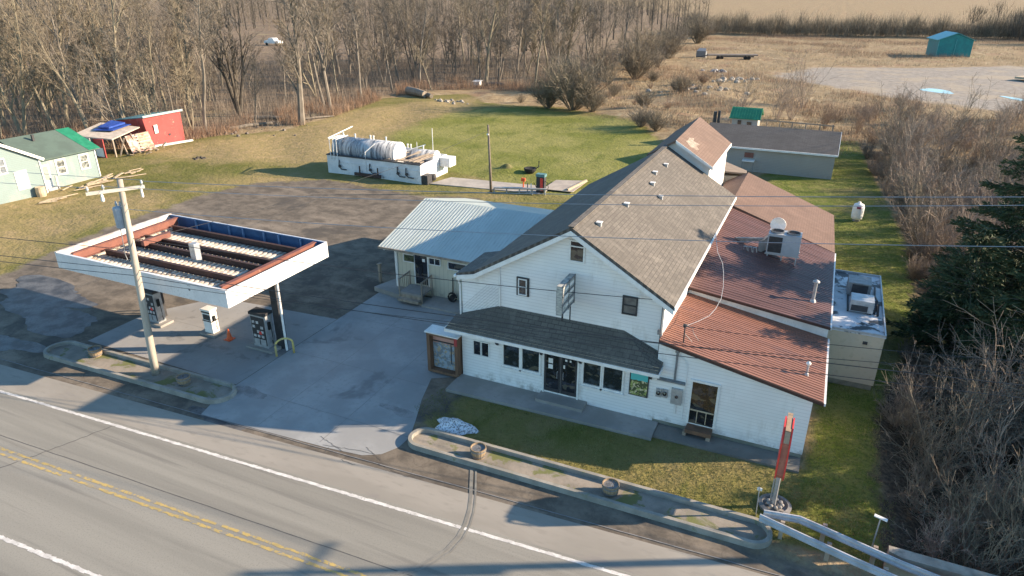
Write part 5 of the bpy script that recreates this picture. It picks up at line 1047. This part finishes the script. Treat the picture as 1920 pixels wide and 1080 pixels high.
# teal shed
ts = thing('teal_shed', 'distant teal gabled metal shed in the dry field', 'shed', (42.4, 205, 0))
b = MB(); b.prism([(38.3, 201, 0), (46.6, 203, 0), (46.6, 203, 4.4), (42.4, 202, 6.0), (38.3, 201, 4.4)], (-1.8, 8, 0)); b.build('wall', teal, ts)
b = MB(); b.prism([(37.9, 200.6, 4.3), (42.4, 201.6, 6.15), (40.4, 210.8, 6.15), (35.9, 209.8, 4.3)], (0, 0, .12)); b.prism([(47.0, 202.8, 4.3), (42.4, 201.6, 6.15), (40.4, 210.8, 6.15), (45, 212, 4.3)], (0, 0, .12)); b.build('roof', tealr, ts)
b = MB(); b.bar((42.5, 201.9, 0), (42.5, 201.9, 4.6), .1, .12); b.bar((38.35, 200.9, 0), (38.35, 200.9, 4.4), .14, .12); b.build('door_seam', tealr, ts)
fb = thing('flatbed_trailer', 'long rusty flatbed trailer parked in the far dry field', 'trailer', (-11, 170, 0))
b = MB(); b.prism([(-17, 167.5, 1.0), (-5, 172.4, 1.0), (-5.8, 174.6, 1.0), (-17.8, 169.7, 1.0)], (0, 0, .3)); b.build('deck', M('trailer_deck', (.26, .21, .17), (.2, .16, .13), 1, .8), fb)
for u in (.2, .27, .75, .82): b = MB(); x, y = -17+12*u, 167.4+4.9*u; b.lathe((x, y, .5), [(.5, -.15), (.5, .15)], 12, ax='y'); b.build('wheel', black, fb)
b = MB(); b.bar((-15, 168.2, .8), (-6, 172, .8), .2, .3); b.bar((-17, 168.5, 1.1), (-20, 167, .6), .2, .2); b.build('chassis', dark, fb)
rock_pile((-10, 142), 9, (1.8, .6), .8, M('scrap_mix', (.6, .6, .6), (.12, .11, .1), 1.5, .7), 'scrap_heap', 'small heap of black and white scrap before the flatbed trailer', 'scrap')
b = MB(); b.box(-21, 172, 0, -18.5, 174, 1.6); b.prism([(-21, 172, 1.6), (-18.5, 172, 1.6), (-18.8, 174, 2.2), (-20.6, 174, 2.2)], (0, 0, .15)); tag(b.build('scrap_machine', steel), 'old grey machine at the left end of the flatbed trailer', 'machine')
b = MB(); b.prism([(48, 150, .4), (62, 140, .4), (66, 146, .4), (50, 153, .4)], (0, 0, .4)); tag(b.build('plank_stack', palew), 'pale flat stack of panels on the gravel near the right edge', 'panels')
pk = thing('parked_pickup', 'distant white pickup truck glimpsed between the trees', 'pickup', (-154, 156, 0))
b = MB(); b.box(-157, 155, .7, -151, 157.2, 1.5); b.prism([(-155.5, 155.1, 1.5), (-152.6, 155.1, 1.5), (-153.2, 155.1, 2.3), (-155.1, 155.1, 2.3)], (0, 2, 0)); b.build('body', trimw, pk)
for x in (-156, -152): b = MB(); b.lathe((x, 155, .5), [(.45, 0), (.45, .3)], 10, ax='y'); b.build('wheel', black, pk)
# ---------------- vegetation ----------------
def rv(rg, s=1): return Vector((rg.uniform(-s, s), rg.uniform(-s, s), rg.uniform(-s, s)))
def limb(mb, rg, p, d, L, r0, r1, n, wob, sides, up=.12):
    pts = [p]; d = d.normalized()
    for i in range(n):
        d = (d+rv(rg, wob)+Vector((0, 0, up))).normalized(); pts.append(pts[-1]+d*(L/n))
    mb.path(pts, r0, sides, r1=r1)
    return pts
def at_(pts, q):
    f = q*(len(pts)-1); i = min(int(f), len(pts)-2); return pts[i].lerp(pts[i+1], f-i), (pts[i+1]-pts[i]).normalized()
def side(rg, d, ang):
    u = rv(rg).normalized(); s_ = d.cross(u).normalized(); return (d*math.cos(ang)+s_*math.sin(ang)).normalized()
def bare_tree(seed, h, stems=1, r=.2, low=.3, n1=14, n2=6, n3=5, spread=.75, twig=.012, ang=(.45, 1.0), lean=.05):
    rg = random.Random(seed); T = MB(); C = MB()
    for s_ in range(stems):
        d = Vector((rg.uniform(-lean, lean), rg.uniform(-lean, lean), 1))
        if stems > 1: a = 6.28*s_/stems+rg.random(); d = Vector((math.cos(a)*.22, math.sin(a)*.22, 1))
        hh = h*(1 if s_ == 0 else rg.uniform(.75, 1)); tr = limb(T, rg, Vector((0, 0, -.2)), d, hh, r*(1 if stems == 1 else .75), r*.12, 9, .075, 7, .06)
        for i in range(n1):
            q = low+(1-low)*(i+rg.random()*.8)/n1; p, dd = at_(tr, min(q, .98)); L1 = h*spread*(.42-.26*(q-low)/(1-low))*rg.uniform(.6, 1.2); r1 = r*.42*(1.1-q)+.02
            l1 = limb(T, rg, p, side(rg, dd, rg.uniform(*ang)), L1, r1, .018, 5, .16, 5, .14)
            for j in range(n2):
                p2, d2 = at_(l1, .25+.75*(j+rg.random())/n2*.98); l2 = limb(C, rg, p2, side(rg, d2, rg.uniform(.4, .9)), L1*rg.uniform(.28, .5), .02+r*.03, twig, 3, .2, 4, .1)
                for k in range(n3):
                    p3, d3 = at_(l2, .15+.83*rg.random()); l3 = limb(C, rg, p3, side(rg, d3, rg.uniform(.4, .9)), L1*rg.uniform(.12, .26), twig*1.3, twig*.7, 2, .2, 3, .1)
                    if rg.random() < .6: p4, d4 = at_(l3, rg.random()*.9); limb(C, rg, p4, side(rg, d4, .7), L1*.1, twig, twig*.6, 1, .2, 3, .1)
    return T, C
def shrub_mesh(seed, h, stems, spread, twig=.011, n2=6, n3=4, droop=.0):
    rg = random.Random(seed); T = MB(); C = MB()
    for s_ in range(stems):
        a = rg.uniform(0, 6.28); t_ = rg.uniform(.05, spread); d = Vector((math.cos(a)*t_, math.sin(a)*t_, 1)); L = h*rg.uniform(.6, 1.05)
        l0 = limb(T, rg, Vector((math.cos(a)*.25*rg.random(), math.sin(a)*.25*rg.random(), -.15)), d, L, .035*rg.uniform(.6, 1.2), twig, 5, .13, 4, .03-droop)
        for j in range(n2):
            p, dd = at_(l0, .2+.78*(j+rg.random())/n2); l1 = limb(C, rg, p, side(rg, dd, rg.uniform(.35, .9)), L*rg.uniform(.2, .42), twig*1.3, twig*.8, 3, .2, 3, .06-droop)
            for k in range(n3): p2, d2 = at_(l1, .1+.88*rg.random()); limb(C, rg, p2, side(rg, d2, rg.uniform(.4, 1)), L*rg.uniform(.07, .17), twig, twig*.6, 1, .2, 3, .05)
    return T, C
def conifer_mesh(seed, h, rad, layers=26, dens=1.0):
    rg = random.Random(seed); T = MB(); C = MB(); T.path([(0, 0, -.3), (.05, .02, h*.5), (0, 0, h*.97)], .2, 8, r1=.03)
    for i in range(layers):
        q = (i+rg.random()*.6)/layers; z = h*(.06+.93*q); R_ = rad*(1-q)**.75*(1 if q > .12 else .8)+.12
        nb = int(5+7*(1-q))
        for k in range(nb):
            a = rg.uniform(0, 6.28); L = R_*rg.uniform(.6, 1.22); d = Vector((math.cos(a), math.sin(a), rg.uniform(-.2, .25)))
            br = limb(T, rg, Vector((0, 0, z)), d, L, .035*(1-q)+.012, .008, 4, .12, 4, .02)
            ns = int(80*dens*L/1.5)+14
            for j in range(ns):
                u = .12+.88*rg.random()**.8; p, dd = at_(br, u); wdt = .16+.34*(1-u)*min(L, 1.6)
                p = p+Vector((rg.uniform(-1, 1)*wdt, rg.uniform(-1, 1)*wdt, rg.uniform(-.14, .05))); e = (dd+rv(rg, .65)+Vector((0, 0, -.15))).normalized()*rg.uniform(.18, .42); s_ = e.cross(rv(rg)).normalized()*rg.uniform(.018, .042)
                C.poly([p-s_, p+e*.5-s_*1.2, p+e, p+e*.5+s_*1.2])
    return T, C
def proto(name, label, cat, group, T, C, bm, tm, loc=(0, 0, 0), cname='crown'):
    r_ = thing(name, label, cat, (0, 0, 0), group); T.build('trunk', bm, r_); C.build(cname, tm, r_); r_.location = loc; return r_
CAMX, CAMY = 14.593, -25.857; fwd = Vector((-math.sin(R(24.57)), math.cos(R(24.57)))); rgt = Vector((fwd.y, -fwd.x)); cs, sn = math.cos(R(23.93)), math.sin(R(23.93))
def seen(x, y, z=0, m=120):
    dx, dy = x-CAMX, y-CAMY; f_ = dx*fwd.x+dy*fwd.y; r0 = dx*rgt.x+dy*rgt.y; dep = f_*cs-(z-18)*sn
    if dep < 1: return False
    u = 960+1280*r0/dep; v_ = 540-1280*(f_*sn+(z-18)*cs)/dep
    return -m < u < 1920+m and v_ < 1080+m and v_ > -m*3
def inside(x, y, poly): return sdist(np.array([x]), np.array([y]), poly)[0]
rng = random.Random(11)
# solitary, recognisable trees
T, C = bare_tree(101, 17.5, 1, .52, .2, 17, 8, 6, .95, .016, (.3, .62)); big = proto('bare_tree', 'largest lone bare tree standing out on the lawn, dark forked trunk', 'tree', None, T, C, barkg, twigg, (-52.6, 50, 0))
T, C = bare_tree(102, 18, 3, .34, .22, 12, 7, 5, .62, .014, (.35, .8)); lt = proto('bare_tree', 'pale leaning multi-trunk bare tree at the far left above the green cottage', 'tree', None, T, C, bark, twigt, (-77, 27, 0))
T, C = bare_tree(103, 17, 6, .40, .30, 8, 7, 5, .6, .016, (.3, .7)); mt = proto('bare_tree', 'dark many-stemmed bare tree behind the ash heap, stems fanning from one base', 'tree', None, T, C, M('dark_bark', (.11, .095, .075), (.07, .06, .05), 3, .95), twigg, (-66, 52, 0))
T, C = bare_tree(104, 13, 3, .26, .25, 10, 6, 5, .6, .014, (.4, .8)); ct = proto('bare_tree', 'pale forked bare tree directly behind the red shed', 'tree', None, T, C, bark, twigt, (-67.5, 38.5, 0))
# wood variants
WV = []
for i in range(9):
    h = (15, 17, 13, 18, 14, 16, 12, 17, 15)[i]; T, C = bare_tree(200+i, h, (1, 1, 2, 1, 3, 1, 2, 1, 1)[i], (.2, .24, .2, .26, .2, .18, .17, .22, .19)[i], (.3, .38, .2, .25, .28, .45, .15, .25, .4)[i], (13, 14, 10, 12, 8, 12, 9, 13, 12)[i], 8, 8, (.6, .6, .75, .95, .7, .55, .8, .9, .6)[i], .013, (.4, .95) if i % 3 else (.3, .7), .16)
    WV.append((T, C))
spots = []; tries = 0
def far_ok(x, y, d):
    return all((x-a)**2+(y-b_)**2 > d*d for a, b_ in spots)
spots += [(-52.6, 50), (-77, 27), (-66, 52), (-67.5, 38.5)]
while len(spots) < 205 and tries < 60000:
    tries += 1
    dist = rng.uniform(0, 1)**1.25*120+70; ang = rng.uniform(R(-64), R(-12)); x = CAMX+dist*math.sin(ang); y = CAMY+dist*math.cos(ang)
    di = inside(x, y, WOODS)
    if di < .5 or not seen(x, y, 0, 220): continue
    fd_ = (x-CAMX)*fwd.x+(y-CAMY)*fwd.y; pu = 960+1400*((x-CAMX)*rgt.x+(y-CAMY)*rgt.y)/fd_
    if 395 < pu < 560 and dist > 105 and rng.random() < .93: continue       # the clearing
    if far_ok(x, y, 2.0+.012*dist): spots.append((x, y))
used = {}
wl1 = 'bare leafless tree of the dense brown woods behind the lawn, one of many alike'
for i, (x, y) in enumerate(spots[4:]):
    k = i % 9 if rng.random() < .7 else rng.randrange(9); tan = rng.random() < (.75 if x < -62 and y < 75 else .3)
    key = (k, tan)
    if key not in used:
        T, C = WV[k]; used[key] = proto('woods_tree', wl1, 'tree', 'bare trees of the woods behind the lawn', T, C, bark if tan else barkg, twigt if tan else twigg, (x, y, gtop(x, y)))
        used[key].rotation_euler = (0, 0, rng.uniform(0, 6.28))
    else: c9 = copy_tree(used[key], (x, y, gtop(x, y)), rng.uniform(0, 6.28), (lambda q: (q*rng.uniform(.85, 1.25), q*rng.uniform(.85, 1.25), q))(rng.choice((.5, .65, .85, 1.0, 1.12, 1.2)))); c9.rotation_euler = (rng.gauss(0, .09), rng.gauss(0, .09), rng.uniform(0, 6.28))
# far woods: one mass
def ntris(name, tri, m, label, cat):
    n = len(tri)//3; me = bpy.data.meshes.new(name); me.vertices.add(len(tri)); me.vertices.foreach_set('co', tri.astype(np.float32).ravel())
    me.loops.add(len(tri)); me.loops.foreach_set('vertex_index', np.arange(len(tri), dtype=np.int32)); me.polygons.add(n)
    me.polygons.foreach_set('loop_start', np.arange(0, len(tri), 3, dtype=np.int32)); me.polygons.foreach_set('loop_total', np.full(n, 3, dtype=np.int32))
    me.materials.append(m); me.update(); me.validate(); o = bpy.data.objects.new(name, me); COL.objects.link(o); return tag(o, label, cat, kind='stuff')
def blades(P, h, w, lean, rs_):     # P (n,3); one thin triangle each
    n = len(P); a = rs_.uniform(0, 6.28, n); l = rs_.uniform(0, lean, n)*h; b_ = rs_.uniform(0, 3.14, n)
    dx, dy = np.cos(b_)*w/2, np.sin(b_)*w/2; out = np.empty((n, 3, 3)); out[:, 0] = P+np.stack([dx, dy, 0*dx], 1); out[:, 1] = P-np.stack([dx, dy, 0*dx], 1)
    out[:, 2] = P+np.stack([np.cos(a)*l, np.sin(a)*l, h], 1); return out.reshape(-1, 3)
def zz(xy):
    i = np.clip(np.searchsorted(gx, xy[:, 0])-1, 0, nx-2); j = np.clip(np.searchsorted(gy, xy[:, 1])-1, 0, ny-2); return fz[j*nx+i]
def scatter(n, box_, ok, rs_, power=None):
    x = rs_.uniform(box_[0], box_[1], n); y = rs_.uniform(box_[2], box_[3], n); k = ok(x, y); xy = np.stack([x[k], y[k]], 1); return np.concatenate([xy, zz(xy)[:, None]], 1)
rs_ = np.random.RandomState(5)
def insd(poly, x, y, lo=0):
    out = np.empty(len(x))
    for i in range(0, len(x), 20000): out[i:i+20000] = sdist(x[i:i+20000], y[i:i+20000], poly)
    return out > lo
def inview(x, y, far=1e9, near=0):
    dx, dy = x-CAMX, y-CAMY; f_ = dx*fwd.x+dy*fwd.y; r0 = dx*rgt.x+dy*rgt.y; d = np.hypot(dx, dy); return (abs(r0) < f_*.80+14) & (d < far) & (d > near)
seg = []
FW = [(-160, 60), (-60, 150), (-38, 150), (-42, 260), (-60, 420), (-200, 640), (-420, 560), (-420, 200)]
P = scatter(9000, (-420, -30, 60, 640), lambda x, y: insd(FW, x, y) & inview(x, y, 620, 165), rs_)
cu_ = 960+1400*((P[:, 0]-CAMX)*rgt.x+(P[:, 1]-CAMY)*rgt.y)/((P[:, 0]-CAMX)*fwd.x+(P[:, 1]-CAMY)*fwd.y); P = P[~((cu_ > 395) & (cu_ < 560) & (np.hypot(P[:, 0]-CAMX, P[:, 1]-CAMY) < 330))]
for x, y, z in P[:900]:
    h = rs_.uniform(11, 18); n = 46; zz_ = z+h*rs_.uniform(.15, 1, n); rr = (1-np.abs((zz_-z)/h-.6))*3.6; a = rs_.uniform(0, 6.28, n)
    seg.append(blades(np.array([[x, y, z]]), np.array([h]), .55, .05, rs_))
    bp = np.stack([x+0*a, y+0*a, zz_-h*.12], 1); e = np.stack([x+np.cos(a)*rr, y+np.sin(a)*rr, zz_+h*.06], 1); sd_ = rs_.uniform(-.09, .09, (n, 3)); seg.append(np.stack([bp, bp+sd_+.03, e], 1).reshape(-1, 3))
    m_ = 60; c_ = np.stack([x+rs_.normal(0, 2, m_), y+rs_.normal(0, 2, m_), z+h*rs_.uniform(.3, 1.02, m_)], 1); seg.append(blades(c_, rs_.uniform(.6, 2.2, m_), .05, .8, rs_))
ntris('far_woods', np.concatenate(seg), farw, 'brown bare woods receding to the horizon behind the nearer trees', 'woods')
# undergrowth in the woods
ok = lambda x, y: insd(WOODS, x, y, -1.5) & inview(x, y, 190)
P = scatter(330000, (-190, -30, 10, 200), ok, rs_); P = P[:60000]
ntris('undergrowth', blades(P, rs_.uniform(.25, 1, len(P))**3*4+.3, rs_.uniform(.02, .05, len(P)), .5, rs_), twigg, 'thin grey-brown saplings and stems covering the woods floor', 'undergrowth')
edge = [WOODS, ]
def band(x, y): d = np.concatenate([sdist(x[i:i+20000], y[i:i+20000], WOODS) for i in range(0, len(x), 20000)]); return (d > -2.5) & (d < 7+5*np.sin(x*.3)) & inview(x, y, 190)
P = scatter(400000, (-100, -25, 20, 200), band, rs_)
nclump = vnoise(P[:, 0], P[:, 1], .35) > -.1; P = P[nclump][:42000]
ntris('edge_brush', blades(P, rs_.uniform(.4, 1.9, len(P)), rs_.uniform(.02, .045, len(P)), .6, rs_), russet, 'russet tangle of dead brush along the edge of the woods', 'brush')
def inlawn(x, y): return insd(LAWN, x, y, -1)
FIELDR = [(-30, 90), (-22, 82), (-8, 72), (0, 62), (4, 50), (16, 59), (21, 70), (23, 40), (60, 60), (110, 200), (60, 330), (-30, 320), (-34, 130)]
okf = lambda x, y: insd(FIELDR, x, y) & inview(x, y, 330) & ~insd(GRAV, x, y, -2)
P = scatter(500000, (-35, 110, 40, 330), okf, rs_); dd = np.hypot(P[:, 0]-CAMX, P[:, 1]-CAMY); keep = rs_.uniform(0, 1, len(P)) < np.clip((120/dd)**2, 0, 1); P = P[keep]
cl = vnoise(P[:, 0], P[:, 1], .8)+vnoise(P[:, 0], P[:, 1], .21) > -.35; P = P[cl][:90000]
ntris('dry_grass', blades(P, rs_.uniform(.15, .75, len(P)), rs_.uniform(.03, .07, len(P)), .7, rs_), brassm, 'pale dry grass tufts across the fallow field', 'grass')
P = np.concatenate([scatter(60000, (-30, 60, 45, 130), lambda x, y: okf(x, y) & (vnoise(x, y, .17) > .15), rs_)[:22000], scatter(120000, (-35, 100, 130, 290), lambda x, y: okf(x, y) & (vnoise(x, y*2.2, .05)+.5*vnoise(x, y, .21) > .35), rs_)[:26000]])
ntris('weeds', blades(P, rs_.uniform(.5, 1.6, len(P)), rs_.uniform(.02, .04, len(P)), .5, rs_), russet, 'russet dead weeds patching the fallow field', 'weeds')
# lawn tufts near the store
okl = lambda x, y: (insd(FLAWN, x, y, .1) | insd(RLAWN, x, y, .0)) & ((x > 16) | (y < -1.1))
P = scatter(420000, (-1, 22, -5, 60), okl, rs_); cl = rs_.uniform(0, 1, len(P)) < np.where(P[:, 1] < 8, 1, .35); P = P[cl][:110000]
ntris('lawn_grass', blades(P, rs_.uniform(.03, .09, len(P)), rs_.uniform(.012, .03, len(P)), 1.2, rs_), greenb, 'short patchy grass around the store', 'grass')
# shrubs
SV = {}
def shrub(kind, x, y, s, label, group, name='bare_shrub', cat='shrub'):
    z = gtop(x, y)
    if kind not in SV:
        T, C = SHM[kind[0]]; tm = {'g': twigg, 'p': twigp, 'r': twigr, 't': twigt}[kind[1]]; SV[kind] = proto(name, label, cat, group, T, C, tm, tm, (x, y, z)); SV[kind].scale = (s, s, s); SV[kind]['group'] = group; return SV[kind]
    return copy_tree(SV[kind], (x, y, z), rng.uniform(0, 6.28), s, label, group)
SHM = [shrub_mesh(300, 5.2, 22, .75, n2=8, n3=5), shrub_mesh(301, 4.2, 28, .95, n2=8, n3=5), shrub_mesh(302, 6.2, 16, .5), shrub_mesh(303, 3.2, 26, .9, n2=7), shrub_mesh(304, 2.3, 36, .9, .010, 5, 3), shrub_mesh(305, 4.6, 60, 1.15, .012, 9, 6)]
gA = 'bare bushes crowding the creek bank right of the store'; lA = 'leafless tangled bush of the thicket on the creek bank right of the store'
pts = []; tr = 0
while len(pts) < 165 and tr < 30000:
    tr += 1; y = rng.uniform(-3.6, 66); x = rng.uniform(19.9 if y < 9 else 22.3-max(0, y-35)*.08, 27+y*.42+4)
    if not seen(x, y, 2, 200) or not all((x-a)**2+(y-c2)**2 > (.9 if y < 12 else 2.2) for a, c2 in pts): continue
    if 20.8 < x < 26.5 and 9.5 < y < 21: continue
    pts.append((x, y))
for i, (x, y) in enumerate(pts): kd = (rng.choice((0, 1, 2, 3)), rng.choice('ppt') if y > 14 else rng.choice('ptt')); shrub(kd, x, y, (rng.choice((.55, .7, .85, 1.0, 1.2)) if y > 8 else rng.uniform(.4, .85))*(.62 if x < 21.2 else 1), lA, gA)
gC = 'low bushes fringing the grass strip right of the store'
for i in range(46):
    y = rng.uniform(3, 66); x = (19.5 if y < 8 else 21.6 if y > 14 else 20.4)-max(0, y-34)*.09+rng.uniform(-.1, 1.3)
    shrub((4, rng.choice('ptg')), x, y, rng.uniform(.35, .75), 'low ragged bush fringing the grass strip right of the store', gC)
gB = 'bare bushes along the dry field right of the rear building'; lB = 'leafless pinkish bush at the field margin right of the rear building'
for i in range(52):
    x, y = rng.uniform(14, 46), rng.uniform(58, 98)
    if inside(x, y, RLAWN) > -.5 or inside(x, y, GRAV) > -2: continue
    shrub((rng.choice((0, 1, 3)), rng.choice('pr')), x, y, rng.uniform(.5, .9), lB, gB)
o = shrub((5, 't'), -22, 77.5, 1.75, 'large rounded bare bush at the top right corner of the lawn, fine brown crown', None); o2 = shrub((5, 't'), -26.5, 78, 1.2, 'smaller bare bush left of the large rounded one at the lawn corner', None)
shrub((5, 't'), -18.5, 76, .85, 'pale low bare bush just right of the large rounded bush', None)
for i, (x, y) in enumerate(((-29, 96), (-26, 108), (-31, 118), (-24, 121), (-29, 135), (-25, 145), (-31, 152), (-27, 165), (-33, 175), (-31, 190), (-35, 205), (-30, 222), (-37, 236), (-33, 250), (-40, 270))):
    shrub((rng.choice((5, 5, 1)), rng.choice('tgt')), x, y, rng.uniform(1.2, 1.9), 'rounded bare bush in the row between the woods and the dry field', 'rounded bushes between woods and field')
for i in range(26):
    x, y = rng.uniform(-34, -4), rng.uniform(80, 120)
    if inside(x, y, LAWN) > -2: continue
    shrub((rng.choice((5, 4)), rng.choice('rt')), x, y, rng.uniform(.35, .7), 'low russet bush scattered on the rough ground above the lawn', 'low bushes above the lawn')
shrub((5, 'g'), -8.5, 67.0, .62, 'grey tangled low brush heap at the right edge of the lawn', None, 'brush_heap'); shrub((5, 't'), -6, 65.5, .6, 'paler tangled brush heap beside the grey one near the roof peak', None, 'brush_heap')
for i, (x, y) in enumerate(((9.6, 82), (7.8, 80), (3, 74), (10.5, 95))): shrub((2, 'p'), x, y, .95+.1*i, 'slender pale sapling clump rising behind the rear building', 'slender saplings behind the rear building')
# distant hedgerow and far right thicket: clumps of stems, read as one mass
seg = []
for i in range(210):
    x = -44+i*.62+rs_.uniform(-1.2, 1.2); y = 274+.15*(x+40)+rs_.uniform(-7, 7); z = gtop(x, y); h = rs_.uniform(4, 10); n = 170
    c_ = np.stack([x+rs_.normal(0, 1.3, n), y+rs_.normal(0, 1.3, n), z+h*rs_.uniform(0, .55, n)], 1); seg.append(blades(c_, h*rs_.uniform(.25, .6, n), rs_.uniform(.05, .1, n), .7, rs_))
ntris('far_hedgerow', np.concatenate(seg), twigt, 'long bare tan hedgerow crossing the far field', 'hedgerow')
seg = []
for i in range(70):
    x, y = rs_.uniform(70, 130), rs_.uniform(255, 400); h = rs_.uniform(6, 13); n = 260
    c_ = np.stack([x+rs_.normal(0, 2, n), y+rs_.normal(0, 2, n), h*rs_.uniform(0, .7, n)], 1); seg.append(blades(c_, h*rs_.uniform(.15, .45, n), rs_.uniform(.06, .14, n), .8, rs_)); seg.append(blades(np.array([[x, y, 0]]), np.array([h]), .5, .05, rs_))
ntris('far_thicket', np.concatenate(seg), farw, 'dark bare thicket in the upper right corner beyond the teal shed', 'thicket')
# evergreens
T, C = conifer_mesh(400, 14.6, 4.3, 34, 1.1); e1 = proto('evergreen_tree', 'tallest dark evergreen at the right edge of the photo', 'tree', None, T, C, barkg, needle, (25.0, 16.4, -1.4))
T, C = conifer_mesh(401, 8.2, 3.0, 22, 1.2); e2 = proto('evergreen_tree', 'shorter broad evergreen leaning toward the tan annex', 'tree', None, T, C, barkg, needle, (22.6, 13.0, -.9))
e3 = copy_tree(e2, (25.6, 10.6, -1.4), 2.1, 1.25, 'broad evergreen nearer the camera than the tallest one, by the creek')
e4 = copy_tree(e1, (29.5, 19.5, -1.2), 1.2, .9, 'evergreen behind the tallest one, cut by the right edge')
for i, (x, y, s_) in enumerate(((28.5, 1.4, .86), (28.9, 4.2, .93), (29.0, 6.6, .93), (28.0, -1.2, .75), (26.6, -3.8, .6))): copy_tree(e2, (x, y, -1), i*1.3, s_, 'dense evergreen on the creek bank outside the right edge', 'evergreens beyond the creek')
for i, (x, y, s_) in enumerate(((24.2, 7.4, .95), (25.6, 8.3, 1.1), (26.6, 9.6, 1.15), (23.6, 5.9, .8), (25.3, 6.3, .95), (26.9, 7.6, 1.1))): shrub((2 if i % 2 else 0, 'p'), x, y, s_, 'tall pale sunlit bush rising in front of the evergreens at the right edge', 'tall pale bushes before the evergreens')
k0 = list(used.values())[0]
for i, (x, y, s_) in enumerate(((38, 12, .6), (44, 17, .8))): copy_tree(k0, (x, y, -1), i*1.3, s_, 'bare tree on the creek bank outside the right edge', 'bare trees beyond the creek')
